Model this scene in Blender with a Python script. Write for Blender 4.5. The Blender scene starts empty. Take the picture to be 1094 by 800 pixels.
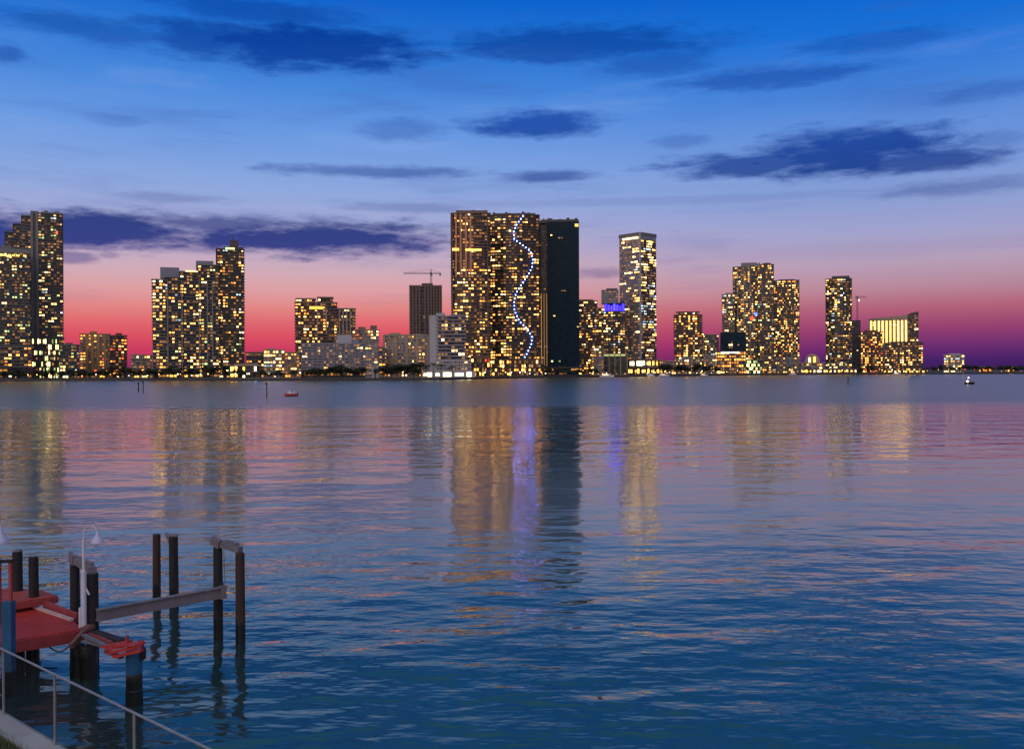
import bpy, bmesh, math, random
from mathutils import Vector, Matrix

random.seed(11)
SC = bpy.context.scene
COL = SC.collection
PI = math.pi
F = 1000.0                 # focal length in photo pixels (photo is 1094 x 800)
CAMH = 7.0
ROLL = 0.0052
PITCH = math.atan(4 / F)
RCAM = Matrix.Rotation(PI / 2 - PITCH, 3, 'X') @ Matrix.Rotation(-ROLL, 3, 'Z')
CAMP = Vector((0, 0, CAMH))


def ray(px, py):
    return RCAM @ Vector((px - 547, 400 - py, -F))


def at(px, py, Y):
    """world point seen at that place of the photo, Y metres ahead"""
    d = ray(px, py)
    return CAMP + d * (Y / d.y)


def on(px, py, z):
    """world point seen at that place of the photo, on the level z"""
    d = ray(px, py)
    return CAMP + d * ((z - CAMH) / d.z)


# ------------------------------------------------------------------ materials
def lin(c):
    return tuple((v / 12.92 if v <= 0.04045 else ((v + 0.055) / 1.055) ** 2.4) for v in [x / 255 for x in c])


class NT:
    def __init__(s, tree):
        s.t = tree

    def n(s, kind, **kw):
        nd = s.t.nodes.new(kind)
        for k, v in kw.items():
            setattr(nd, k, v)
        return nd

    def l(s, a, b):
        s.t.links.new(a, b)

    def math(s, op, a, b=None, c=None, clamp=False):
        nd = s.n('ShaderNodeMath', operation=op, use_clamp=clamp)
        for i, v in enumerate((a, b, c)):
            if v is None:
                continue
            if isinstance(v, (int, float)):
                nd.inputs[i].default_value = v
            else:
                s.l(v, nd.inputs[i])
        return nd.outputs[0]

    def vmath(s, op, a, b=None):
        nd = s.n('ShaderNodeVectorMath', operation=op)
        for i, v in enumerate((a, b)):
            if v is None:
                continue
            if isinstance(v, (tuple, list)):
                nd.inputs[i].default_value = v
            else:
                s.l(v, nd.inputs[i])
        return nd.outputs[0]

    def ramp(s, fac, stops, interp='LINEAR'):
        nd = s.n('ShaderNodeValToRGB')
        nd.color_ramp.interpolation = interp
        el = nd.color_ramp.elements
        while len(el) > 1:
            el.remove(el[-1])
        el[0].position = stops[0][0]
        el[0].color = (*stops[0][1], 1)
        for p, c in stops[1:]:
            e = el.new(p)
            e.color = (*c, 1)
        s.l(fac, nd.inputs[0])
        return nd.outputs[0]

    def mix(s, f, a, b, blend='MIX'):
        nd = s.n('ShaderNodeMix', data_type='RGBA', blend_type=blend)
        for i, v in ((0, f), (6, a), (7, b)):
            if isinstance(v, (int, float)):
                nd.inputs[i].default_value = v
            elif isinstance(v, (tuple, list)):
                nd.inputs[i].default_value = (*v, 1)
            else:
                s.l(v, nd.inputs[i])
        return nd.outputs[2]

    def smooth(s, v, a, b, c=0.0, d=1.0):
        nd = s.n('ShaderNodeMapRange', interpolation_type='SMOOTHSTEP')
        s.l(v, nd.inputs[0])
        for i, x in enumerate((a, b, c, d)):
            nd.inputs[i + 1].default_value = x
        return nd.outputs[0]

    def noise(s, vec, scale, detail=3, rough=0.55, dim='3D'):
        nd = s.n('ShaderNodeTexNoise', noise_dimensions=dim)
        nd.inputs['Scale'].default_value = scale
        nd.inputs['Detail'].default_value = detail
        nd.inputs['Roughness'].default_value = rough
        if vec is not None:
            s.l(vec, nd.inputs['Vector'])
        return nd.outputs


def newmat(name):
    m = bpy.data.materials.new(name)
    m.use_nodes = True
    nt = NT(m.node_tree)
    b = m.node_tree.nodes['Principled BSDF']
    return m, nt, b


def surf(name, col, rough=0.7, var=0.25, scale=2.0, metal=0.0, stretch=(1, 1, 1), bump=0.0, spots=None, spec=0.4):
    """painted, concrete, wood or metal surface with uneven tone"""
    m, nt, b = newmat(name)
    tc = nt.n('ShaderNodeTexCoord').outputs['Object']
    v = nt.vmath('MULTIPLY', tc, stretch)
    nz = nt.noise(v, scale, 6, 0.62)[0]
    nz2 = nt.noise(v, scale * 0.21, 3, 0.5)[0]
    k = nt.math('ADD', nt.math('MULTIPLY', nz, 0.6), nt.math('MULTIPLY', nz2, 0.4))
    dark = tuple(c * (1 - var) for c in col)
    light = tuple(min(1, c * (1 + var)) for c in col)
    c = nt.ramp(k, [(0.3, dark), (0.7, light)])
    if spots:
        pat = nt.smooth(nt.noise(v, scale * 0.9, 8, 0.7)[0], spots[1], spots[1] + 0.08)
        c = nt.mix(pat, c, spots[0])
    nt.l(c, b.inputs['Base Color'])
    b.inputs['Roughness'].default_value = rough
    b.inputs['Metallic'].default_value = metal
    b.inputs['Specular IOR Level'].default_value = spec
    if bump:
        bm = nt.n('ShaderNodeBump')
        bm.inputs['Strength'].default_value = bump
        bm.inputs['Distance'].default_value = 0.02
        nt.l(nz, bm.inputs['Height'])
        nt.l(bm.outputs[0], b.inputs['Normal'])
    return m


def glassmat(name, cols, bay=1.6, floor=3.0, rough=0.14, spec=0.35):
    """dark glazing whose panes differ in tone with the curtains and rooms behind them"""
    m, nt, b = newmat(name)
    tc = nt.n('ShaderNodeTexCoord').outputs['Object']
    v = nt.vmath('FLOOR', nt.vmath('MULTIPLY', tc, (1 / bay, 1 / bay, 1 / floor)))
    wn = nt.n('ShaderNodeTexWhiteNoise', noise_dimensions='3D')
    nt.l(v, wn.inputs['Vector'])
    n = len(cols)
    c = nt.ramp(wn.outputs['Value'], [(i / n, k) for i, k in enumerate(cols)], 'CONSTANT')
    nt.l(c, b.inputs['Base Color'])
    r = nt.smooth(wn.outputs['Value'], 0, 1, rough * 0.6, rough * 2.2)
    nt.l(r, b.inputs['Roughness'])
    b.inputs['Specular IOR Level'].default_value = spec
    return m


def lamp(name, col, strength, vary=0.75, lights=False):
    """a lit window or lamp: every pane has a brightness of its own"""
    m, nt, b = newmat(name)
    nt.t.nodes.remove(b)
    e = nt.n('ShaderNodeEmission')
    e.inputs[0].default_value = (*col, 1)
    r1 = nt.n('ShaderNodeObjectInfo').outputs['Random']
    r2 = nt.n('ShaderNodeNewGeometry').outputs['Random Per Island']
    r = nt.math('FRACT', nt.math('ADD', r1, r2))
    r = nt.math('POWER', r, 1.6)
    k = nt.math('MULTIPLY_ADD', r, 2 * vary * strength, strength * (1 - vary))
    nt.l(k, e.inputs[1])
    out = [x for x in nt.t.nodes if x.type == 'OUTPUT_MATERIAL'][0]
    nt.l(e.outputs[0], out.inputs[0])
    m.cycles.emission_sampling = 'AUTO' if lights else 'NONE'
    return m


# lit rooms
WARM = lamp('room_light_warm', (1, 0.45, 0.09), 7.6)
AMBER = lamp('room_light_amber', (1, 0.32, 0.045), 4.0)
CREAM = lamp('room_light_cream', (1, 0.62, 0.22), 7.0)
COOL = lamp('room_light_cool', (0.7, 0.9, 1), 1.7)
GREENISH = lamp('room_light_greenish', (0.8, 0.92, 0.33), 2.0)
DIM = lamp('room_light_dim', (0.95, 0.48, 0.18), 0.5)
REDDISH = lamp('room_light_red', (1, 0.1, 0.04), 1.9)
BLUISH = lamp('room_light_blue', (0.12, 0.2, 1), 1.9)
FAINT = lamp('facade_glow_faint', (1.0, 0.42, 0.12), 0.42, 0.9)  # dim rooms, their glow added to warm the facades and reflections
GOLD = lamp('shopfront_light_gold', (1.0, 0.45, 0.075), 5.0, 0.6)
WHITE = lamp('shopfront_light_white', (1.0, 0.80, 0.48), 5.0, 0.5)
PAL = {
    'mixed': [WARM] * 5 + [CREAM] * 3 + [AMBER] * 3 + [DIM] * 6 + [COOL] + [GREENISH],
    'gold': [WARM] * 6 + [AMBER] * 4 + [CREAM] * 2 + [DIM] * 5,
    'green': [GREENISH] * 4 + [WARM] * 4 + [CREAM] * 3 + [DIM] * 5 + [COOL],
    'office': [CREAM] * 4 + [WARM] * 4 + [DIM] * 4 + [COOL] * 2,
    'amber': [AMBER] * 6 + [WARM] * 3 + [DIM] * 4 + [REDDISH],
    'pale': [CREAM] * 2 + [DIM] * 6 + [WARM],
    'shop': [GOLD] * 5 + [WHITE] * 2 + [WARM] * 2,
    'white': [WHITE] * 4 + [CREAM],
    'shopgreen': [GREENISH] * 4 + [CREAM] * 2,
}

S = {
    'concrete': surf('facade_concrete', (0.21, 0.195, 0.175), 0.75, 0.15, 0.15),
    'grey': surf('facade_grey', (0.14, 0.135, 0.125), 0.7, 0.18, 0.15),
    'brown': surf('facade_brown', (0.2, 0.115, 0.08), 0.7, 0.2, 0.15),
    'dark': surf('facade_dark', (0.085, 0.06, 0.05), 0.6, 0.2, 0.15),
    'navy': surf('facade_dark_blue', (0.008, 0.030, 0.046), 0.5, 0.2, 0.15, spec=0.1),
    'white': surf('facade_white', (0.38, 0.35, 0.34), 0.75, 0.08, 0.15),
    'bluegrey': surf('facade_blue_grey', (0.215, 0.205, 0.23), 0.75, 0.08, 0.15),
    'beige': surf('facade_beige', (0.34, 0.25, 0.165), 0.75, 0.12, 0.15),
    'ochre': surf('facade_ochre', (0.4, 0.22, 0.075), 0.75, 0.15, 0.15),
    'rust': surf('facade_rust', (0.19, 0.065, 0.045), 0.75, 0.2, 0.15),
    'roof': surf('flat_roof', (0.08, 0.075, 0.075), 0.85, 0.2, 0.2),
    'silver': surf('facade_silver_sheen', (0.38, 0.345, 0.345), 0.35, 0.1, 0.15, metal=0.35),  # base raised so the pale side's sky sheen sits in the colour
}
G = {
    'bronze': glassmat('bronze_glazing', [(0.02, 0.016, 0.013), (0.045, 0.034, 0.028), (0.09, 0.062, 0.045), (0.028, 0.022, 0.02), (0.06, 0.05, 0.045)]),
    'dark': glassmat('dark_glazing', [(0.012, 0.015, 0.018), (0.03, 0.034, 0.038), (0.02, 0.022, 0.024), (0.05, 0.05, 0.05)]),
    'green': glassmat('green_grey_glazing', [(0.02, 0.03, 0.028), (0.05, 0.06, 0.05), (0.032, 0.04, 0.036), (0.08, 0.08, 0.065)]),
    'navy': glassmat('dark_blue_glazing', [(0.003, 0.014, 0.024), (0.006, 0.022, 0.036), (0.004, 0.018, 0.03), (0.009, 0.028, 0.042)], spec=0.1),
    'pale': glassmat('pale_curtained_glazing', [(0.16, 0.14, 0.14), (0.24, 0.21, 0.2), (0.10, 0.09, 0.10), (0.3, 0.27, 0.25)]),
    'silver': glassmat('sky_sheen_glazing', [(0.17, 0.15, 0.16), (0.22, 0.2, 0.2), (0.19, 0.17, 0.17), (0.14, 0.125, 0.13)], rough=0.2, spec=0.9),  # pale pane tones carry the reflected sky in the base colour
}


# ------------------------------------------------------------------ objects
def link(name, me, parent=None):
    o = bpy.data.objects.new(name, me)
    COL.objects.link(o)
    if parent is not None:
        o.parent = parent
    return o


def mesh(name, verts, faces, mats, idx=None, smooth=False):
    me = bpy.data.meshes.new(name)
    me.from_pydata([tuple(v) for v in verts], [], faces)
    for m in mats:
        me.materials.append(m)
    if idx:
        me.polygons.foreach_set('material_index', idx)
    if smooth:
        me.polygons.foreach_set('use_smooth', [True] * len(faces))
    me.update()
    return me


def tag(o, label, cat, group=None, kind=None):
    o['label'] = label
    o['category'] = cat
    if group:
        o['group'] = group
    if kind:
        o['kind'] = kind
    return o


def thing(name, label, cat, loc, rz=0.0, group=None):
    o = link(name, None)
    o.location = loc
    o.rotation_euler = (0, 0, rz)
    return tag(o, label, cat, group)


def copytree(o, parent=None):
    c = o.copy()
    COL.objects.link(c)
    if parent is not None:
        c.parent = parent
    for ch in KIDS.get(o.name, []):
        copytree(ch, c)
    return c


KIDS = {}


def kids(o):
    """remember a thing's parts for copying"""
    KIDS[o.name] = [x for x in bpy.data.objects if x.parent == o]
    for x in KIDS[o.name]:
        kids(x)


class MB:
    """collects boxes, bars and tubes into one mesh"""

    def __init__(s):
        s.v, s.f, s.i = [], [], []

    def add(s, vs, fs, mi=0):
        b = len(s.v)
        s.v += [Vector(x) for x in vs]
        s.f += [tuple(b + k for k in f) for f in fs]
        s.i += [mi] * len(fs)

    def box(s, lo, hi, mi=0):
        x0, y0, z0 = lo
        x1, y1, z1 = hi
        s.add([(x0, y0, z0), (x1, y0, z0), (x1, y1, z0), (x0, y1, z0), (x0, y0, z1), (x1, y0, z1), (x1, y1, z1), (x0, y1, z1)],
              [(0, 3, 2, 1), (4, 5, 6, 7), (0, 1, 5, 4), (1, 2, 6, 5), (2, 3, 7, 6), (3, 0, 4, 7)], mi)

    def bar(s, a, b, w, h, mi=0, up=(0, 0, 1), taper=1.0):
        a, b = Vector(a), Vector(b)
        d = (b - a).normalized()
        up = Vector(up)
        if abs(d.dot(up)) > 0.98:
            up = Vector((1, 0, 0))
        r = d.cross(up).normalized()
        u = r.cross(d).normalized()
        vs = []
        for p, k in ((a, 1), (b, taper)):
            for sx, sz in ((-1, -1), (1, -1), (1, 1), (-1, 1)):
                vs.append(p + r * (sx * w * k / 2) + u * (sz * h * k / 2))
        s.add(vs, [(0, 1, 2, 3), (7, 6, 5, 4), (0, 4, 5, 1), (1, 5, 6, 2), (2, 6, 7, 3), (3, 7, 4, 0)], mi)

    def tube(s, pts, rad, n=10, mi=0, cap=True):
        pts = [Vector(p) for p in pts]
        if isinstance(rad, (int, float)):
            rad = [rad] * len(pts)
        vs = []
        for i, p in enumerate(pts):
            d = (pts[min(i + 1, len(pts) - 1)] - pts[max(i - 1, 0)]).normalized()
            up = Vector((0, 1, 0)) if abs(d.z) > 0.9 else Vector((0, 0, 1))
            r = d.cross(up).normalized()
            u = r.cross(d).normalized()
            for k in range(n):
                a = 2 * PI * k / n
                vs.append(p + (r * math.cos(a) + u * math.sin(a)) * rad[i])
        fs = []
        for i in range(len(pts) - 1):
            for k in range(n):
                k2 = (k + 1) % n
                fs.append((i * n + k, (i + 1) * n + k, (i + 1) * n + k2, i * n + k2))
        if cap:
            fs.append(tuple(range(n)))
            fs.append(tuple((len(pts) - 1) * n + k for k in reversed(range(n))))
        s.add(vs, fs, mi)

    def prism(s, poly, z0, z1, mi=0, mtop=None):
        n = len(poly)
        vs = [(x, y, z0) for x, y in poly] + [(x, y, z1) for x, y in poly]
        fs = [(k, (k + 1) % n, n + (k + 1) % n, n + k) for k in range(n)] + [tuple(reversed(range(n)))]
        s.add(vs, fs, mi)
        s.add([(x, y, z1) for x, y in poly], [tuple(range(n))], mi if mtop is None else mtop)

    def build(s, name, mats, parent=None, smooth=False):
        if not isinstance(mats, (list, tuple)):
            mats = [mats]
        o = link(name, mesh(name, s.v, s.f, mats, s.i, smooth), parent)
        return o


def offset(poly, o):
    """a convex outline (counter-clockwise) moved outwards by o"""
    n = len(poly)
    out = []
    for i in range(n):
        a, b, c = Vector(poly[i - 1]), Vector(poly[i]), Vector(poly[(i + 1) % n])
        e1, e2 = (b - a).normalized(), (c - b).normalized()
        n1, n2 = Vector((e1.y, -e1.x)), Vector((e2.y, -e2.x))
        m = (n1 + n2)
        m = m / max(1e-6, m.dot(n1))
        out.append(tuple(b + m * o))
    return out


UNIT = {}


def unit_window(m):
    """a pane one metre wide and high, thin, with the light of that room"""
    if m.name not in UNIT:
        b = MB()
        b.box((-0.5, -0.05, -0.5), (0.5, 0.05, 0.5))
        UNIT[m.name] = mesh('window', b.v, b.f, [m])
    return UNIT[m.name]


GZ = 1.6       # level of the far shore
SH = [(-400, 850), (0, 840), (150, 820), (270, 740), (470, 730), (545, 850), (680, 970), (820, 1140), (950, 1150), (1100, 1110), (1500, 1150)]


def shore(px):
    for (a, b), (c, d) in zip(SH, SH[1:]):
        if px <= c:
            return b + (d - b) * (px - a) / (c - a)
    return SH[-1][1]


class Building:
    def __init__(s, name, label, pc, back=40, yaw=0.0, cat='building', group=None):
        s.pc, s.Y = pc, shore(pc) + back
        p = at(pc, 398, s.Y)
        s.th = math.atan2(p.x, p.y)
        s.s = s.Y * math.cos(s.th) / F           # metres per photo pixel across the face
        s.rz = -s.th + yaw
        s.root = thing(name, label, cat, (p.x, p.y, GZ), s.rz, group)
        d = Matrix.Rotation(-s.rz, 3, 'Z') @ Vector((-p.x, -p.y, 0))
        s.cam = Vector((d.x, d.y))
        s.wins = []

    def z(s, py):
        return at(s.pc, py, s.Y).z - GZ

    def rect(s, x0, x1, d0, d1):
        a, b = (x0 - s.pc) * s.s, (x1 - s.pc) * s.s
        return [(a, d0), (b, d0), (b, d1), (a, d1)]

    def block(s, name, poly, top, bot=None, fh=3.0, out=0.7, th=0.6, wall='grey', glass='bronze', parapet=1.0,
              p=0.2, bay=3.2, ww=0.78, hh=0.44, pal='mixed', run=(1, 2), skip=None, pf=None, rail=False, glow=0.4):
        """one volume of a building: storeys with projecting slabs or balconies around a glazed core"""
        z1 = s.z(top)
        z0 = 0.0 if bot is None else s.z(bot)
        n = max(1, round((z1 - z0) / fh))
        h = (z1 - z0) / n
        oo = offset(poly, out)
        k = len(poly)
        vs, fs, ids = [], [], []

        def ring(pl, z):
            vs.extend((x, y, z) for x, y in pl)

        def wallring(mi):
            b = len(vs) - 2 * k
            for i in range(k):
                j = (i + 1) % k
                fs.append((b + i, b + j, b + k + j, b + k + i))
                ids.append(mi)
        ring(oo, z0)
        for f in range(n):
            z = z0 + f * h
            if f:
                ring(oo, z)
                wallring(0)
            ring(oo, z + th + (0.8 if rail else 0)); wallring(0)
            ring(poly, z + th + (0.8 if rail else 0)); wallring(0)
            ring(poly, z + h); wallring(1)
        ring(oo, z1); wallring(0)
        ring(oo, z1 + parapet); wallring(0)
        b = len(vs) - k
        fs.append(tuple(range(b, b + k)))
        ids.append(2)
        fs.append(tuple(reversed(range(k))))
        ids.append(0)
        o = link(name, mesh(name, vs, fs, [S[wall], G[glass] if glass in G else S[glass], S['roof']], ids), s.root)
        # lit rooms on the sides that can be seen from the water
        for i in range(k):
            a, c = Vector(poly[i]), Vector(poly[(i + 1) % k])
            e = c - a
            L = e.length
            e.normalize()
            nn = Vector((e.y, -e.x))
            mid = (a + c) / 2
            if nn.dot((s.cam - mid).normalized()) < 0.12:
                continue
            nb = max(1, round(L / (bay * 0.8)))
            bw = L / nb
            clump = {}
            for f in range(n):
                q = 0
                lo = 0
                mm = None
                while q < nb:
                    u = (q + 0.5) / nb
                    pp = p if pf is None else pf(i, u, (f + 0.5) / n) * p
                    pp *= clump.setdefault((f // 3, q // 2), random.choice([0.15, 0.5, 0.9, 1.3, 2.0])) if p < 0.6 else 1.0
                    if random.random() < pp:
                        r = random.randint(*run)
                        mm = random.choice(PAL[pal])
                        for t in range(r):
                            if q >= nb:
                                break
                            zz = z0 + f * h + th + (0.8 if rail else 0)
                            free = h - th - (0.8 if rail else 0)
                            wh = min(free * 0.92, h * hh * random.uniform(0.6, 1.15))
                            w = bw * ww * random.uniform(0.7, 1.1)
                            c3 = a + e * ((q + 0.5) * bw) + nn * 0.07
                            s.wins.append((w * wh, (c3.x, c3.y, zz + free / 2), math.atan2(e.y, e.x), w, wh, mm))
                            q += 1
                    elif p and glow and random.random() < glow:
                        c3 = a + e * ((q + 0.5) * bw) + nn * 0.07
                        zz = z0 + f * h + th + (0.8 if rail else 0)
                        free = h - th - (0.8 if rail else 0)
                        s.wins.append((0.01 * bw, (c3.x, c3.y, zz + free / 2), math.atan2(e.y, e.x), bw * 0.8, min(free * 0.9, h * 0.4), FAINT))
                    q += 1
        return o

    def fins(s, name, xs, w, d0, ztop, zbot, mat, depth=0.5):
        b = MB()
        for x in xs:
            cx = (x - s.pc) * s.s
            b.box((cx - w / 2, d0 - depth, zbot), (cx + w / 2, d0 + 0.02, ztop))
        return b.build(name, S[mat] if isinstance(mat, str) else mat, s.root)

    def boxpart(s, name, x0, x1, d0, d1, top, bot, mat, crown=0.0):
        b = MB()
        a, c = (x0 - s.pc) * s.s, (x1 - s.pc) * s.s
        b.box((a, d0, s.z(bot) if bot is not None else 0), (c, d1, s.z(top)))
        return b.build(name, S[mat] if isinstance(mat, str) else mat, s.root)

    def clutter(s, x0, x1, y, d0, d1, n, hi=3.0, mat='grey'):
        z = s.z(y)
        for _ in range(n):
            b = MB()
            x = (random.uniform(x0, x1) - s.pc) * s.s
            d = random.uniform(d0, d1)
            w, h = random.uniform(1, 4), random.uniform(0.8, hi)
            b.box((x - w / 2, d, z - 0.3), (x + w / 2, d + random.uniform(1, 4), z + h))
            b.build('roof_plant_box', S[mat], s.root)  # small plant boxes added to roughen the roofline

    def pane(s, name, x0, x1, y0, y1, d, m, thick=0.2):
        """one lit opening, in photo pixels on the face at depth d"""
        b = MB()
        a, c = (x0 - s.pc) * s.s, (x1 - s.pc) * s.s
        b.box((a, d - thick, s.z(y1)), (c, d, s.z(y0)))
        return b.build(name, m, s.root)

    def done(s, most=85):
        w = sorted(s.wins, key=lambda t: -t[0])
        for (_, c, rz, sx, sz, m) in w[:most]:
            o = link('window', unit_window(m), s.root)
            o.location = c
            o.rotation_euler = (0, 0, rz)
            o.scale = (sx, 1, sz)
        rest = w[most:]
        if rest:
            ms = list({m.name: m for *_, m in rest}.values())
            ix = {m.name: i for i, m in enumerate(ms)}
            b = MB()
            for (_, c, rz, sx, sz, m) in rest:
                R = Matrix.Rotation(rz, 3, 'Z')
                C = Vector(c)
                vs = [C + R @ Vector((x * sx / 2, y * 0.05, z * sz / 2)) for z in (-1, 1) for x, y in ((-1, -1), (1, -1), (1, 1), (-1, 1))]
                b.add(vs, [(0, 3, 2, 1), (4, 5, 6, 7), (0, 1, 5, 4), (1, 2, 6, 5), (2, 3, 7, 6), (3, 0, 4, 7)], ix[m.name])
            o = b.build('lit_window_glazing', ms, s.root)
            o['kind'] = 'stuff'


# ------------------------------------------------------------------ the skyline
def R_(s, x0, x1, d0=0.0, d1=24.0):
    return s.rect(x0, x1, d0, d1)


def bowed(s, x0, x1, d0, d1, bow, n=7):
    """an outline whose waterside front bulges towards the bay"""
    a, b = (x0 - s.pc) * s.s, (x1 - s.pc) * s.s
    pts = []
    for i in range(n + 1):
        t = i / n
        pts.append((a + (b - a) * t, d0 + bow * ((2 * t - 1) ** 2)))
    return pts + [(b, d1 + bow), (a, d1 + bow)]


# --- far left pair
s = Building('apartment_tower', 'broad balconied tower over a garage podium, cropped by the frame, before a taller grey tower', 4, 40)
s.block('tower_block', R_(s, -34, 33, 0, 22), 266, 369, fh=2.9, out=0.6, wall='grey', glass='green', p=0.17, bay=2.7, pal='green')
s.block('podium', R_(s, -38, 34, -7, 24), 371, 392, fh=3.0, out=0.4, wall='concrete', glass='bronze', p=0.45, bay=4, hh=0.4, pal='amber')
s.block('ground_floor', R_(s, -38, 34, -6, 24), 393, None, fh=5, out=0.3, wall='grey', glass='dark', p=0.3, bay=5, pal='shop')
s.boxpart('roof_plant', -20, 14, 6, 16, 262, 267, 'concrete')
for x in (0.5, 5, 9.5, 14, 18.5, 26):
    s.pane('roof_light', x, x + 3.2, 271.5, 273.3, -0.8, WARM)
b = MB()
b.box(((-34 - s.pc) * s.s, -1.0, s.z(270)), ((33.2 - s.pc) * s.s, 0.5, s.z(265.5)))
b.build('parapet', S['concrete'], s.root)
s.done()

s = Building('apartment_tower', 'tall slim grey tower with stepped roofline and pale vertical fin, highest at the cropped edge', 40, 85)
s.block('tower_block', R_(s, 42, 68, 0, 24), 228, 360, fh=2.8, out=0.9, wall='grey', glass='green', p=0.24, bay=3.4, pal='green',
        pf=lambda i, u, z: 1.3 if u < 0.65 else 0.4)
s.block('stepped_wing', R_(s, 7, 16, 5, 22), 249, None, fh=2.9, wall='grey', glass='green', p=0.15, pal='green')
s.block('stepped_wing', R_(s, 15.5, 25, 4.5, 23), 240, None, fh=2.9, wall='grey', glass='green', p=0.15, pal='green')
s.block('stepped_wing', R_(s, 24.5, 34, 4, 24), 231, None, fh=2.9, wall='concrete', glass='green', p=0.12, pal='green')
s.block('glass_base', R_(s, 34.5, 69, -1.5, 26), 362, None, fh=5.4, out=0.5, wall='grey', glass='green', p=0.5, bay=2.0, hh=0.9, pal='shopgreen')
b = MB()
b.box(((33.6 - s.pc) * s.s, 1.2, s.z(361)), ((42.5 - s.pc) * s.s, 20, s.z(225.4)))
for x in (33.8, 39.6):
    b.box(((x - s.pc) * s.s, -1.6, s.z(361)), ((x + 2.4 - s.pc) * s.s, 1.19, s.z(226)))
b.build('facade_rib', S['concrete'], s.root)
s.boxpart('roof_crown', 45, 67.5, 2, 20, 225.5, 228.2, 'concrete')
s.clutter(44, 67, 225.5, 4, 16, 5, 2.0)
s.pane('red_reflection', 61, 63, 246, 249.5, -1.2, REDDISH, 0.5)  # red reflection on the tower, drawn as a glowing pane
s.done()

s = Building('apartment_block', 'low green-lit glass annex between the tall slim tower and the ochre block', 75, 60)
s.block('main_block', R_(s, 64, 85, 0, 18), 369, None, fh=3.2, wall='grey', glass='green', p=0.45, pal='green', bay=3)
s.boxpart('stair_head', 70, 78, 5, 12, 366, 370, 'grey')
s.done()

s = Building('apartment_block', 'floodlit ochre apartment block with a rust red end bay beyond shoreline trees', 111, 110)
s.block('main_block', R_(s, 86, 118, 0, 20), 357.5, None, fh=3.0, out=0.5, wall='ochre', glass='pale', p=0.4, bay=3.2, pal='amber')
s.block('end_bay', R_(s, 117.5, 136, -2, 20), 359, None, fh=3.0, out=0.5, wall='rust', glass='bronze', p=0.3, bay=3.2, pal='amber')
s.boxpart('stair_head', 96, 104, 4, 12, 354, 359, 'ochre')
s.boxpart('stair_head', 124, 131, 4, 12, 355.5, 361, 'rust')
s.fins('facade_rib', [93, 99, 105.5, 112], 2.2, -0.6, s.z(358), 2, 'ochre', 0.9)
s.done()

# --- stepped complex
s = Building('apartment_tower', 'wide stepped tower complex rising to a slim corner tower with a roof mast', 214, 70)
s.block('side_wing', R_(s, 164, 178, 3, 24), 300, None, fh=2.8, out=0.9, wall='concrete', glass='bronze', p=0.62, bay=3.4, pal='gold', pf=lambda i, u, z: 1.3 if z > 0.5 else 0.55)
s.block('stepped_wing', R_(s, 177.3, 194, 1, 24), 297.5, None, fh=2.8, out=0.9, wall='grey', glass='dark', p=0.26, bay=3.2, pal='mixed')
s.block('stepped_wing', R_(s, 193.3, 213, 2, 24), 291, None, fh=2.8, out=0.9, wall='grey', glass='dark', p=0.33, bay=3.2, pal='gold')
s.block('stepped_wing', R_(s, 212.3, 234, 0, 24), 283.5, None, fh=2.8, out=0.9, wall='grey', glass='dark', p=0.36, bay=3.2, pal='mixed')
s.block('corner_tower', R_(s, 233, 262, 4, 28), 265, None, fh=2.7, out=0.9, wall='dark', glass='green', p=0.30, bay=3.0, pal='mixed', pf=lambda i, u, z: 0.55 if 0.62 < z < 0.86 else 1.1)
s.boxpart('roof_plant', 172, 192, 8, 20, 285.5, 297.8, 'bluegrey')
s.boxpart('roof_plant', 210, 229, 8, 20, 277.5, 291.2, 'bluegrey')
s.boxpart('roof_plant', 241, 262, 7, 22, 261.5, 266, 'dark')
s.boxpart('roof_plant', 247, 256.5, 9, 18, 254, 262, 'dark')
b = MB()
b.tube([((251 - s.pc) * s.s, 13, s.z(254)), ((251 - s.pc) * s.s, 13, s.z(249))], 0.35, 6)
b.build('mast', S['dark'], s.root)
s.fins('facade_rib', [180, 195, 213.3, 222, 227.5], 0.9, 0, s.z(300), 1, 'concrete', 1.1)
s.pane('roof_light', 199, 213, 289.2, 290.6, 1.0, CREAM)
s.pane('roof_light', 242, 252, 263, 265, 3.0, GREENISH)
s.block('podium', R_(s, 166, 236, -6, 0.0), 394, None, fh=4, out=0.3, wall='grey', glass='dark', p=0.4, bay=4, pal='shop')
s.done(95)

# --- low-rises right of it
s = Building('house', 'low cream pavilion with glowing golden entrance beside the stepped complex', 262, 30)
s.block('main_block', R_(s, 246, 279, 0, 14), 391, None, fh=4.5, wall='beige', glass='bronze', p=0.6, bay=4, hh=0.7, pal='shop')
s.boxpart('roof_slab', 250, 276, 2, 12, 388.5, 391, 'beige')
s.done()
s = Building('apartment_block', 'low dark roofed block with a thin lit upper storey behind a cream pavilion', 272, 120)
s.block('main_block', R_(s, 263, 282, 0, 15), 377, None, fh=3.2, wall='grey', glass='bronze', p=0.35, pal='gold')
s.done()
s = Building('apartment_block', 'small cream block with white-lit floor bands left of the blue-grey slab', 292, 90)
s.block('main_block', R_(s, 282, 304, 0, 18), 374.5, None, fh=3.1, out=0.6, wall='beige', glass='pale', p=0.55, bay=3, pal='office', run=(2, 4))
s.boxpart('stair_head', 286, 294, 5, 12, 372, 376, 'beige')
s.done()
s = Building('apartment_block', 'narrow amber-lit block squeezed against the blue-grey slab', 312, 70)
s.block('main_block', R_(s, 304.5, 320, 0, 18), 377, None, fh=3.1, out=0.5, wall='ochre', glass='pale', p=0.5, bay=3, pal='amber')
s.done()

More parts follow.
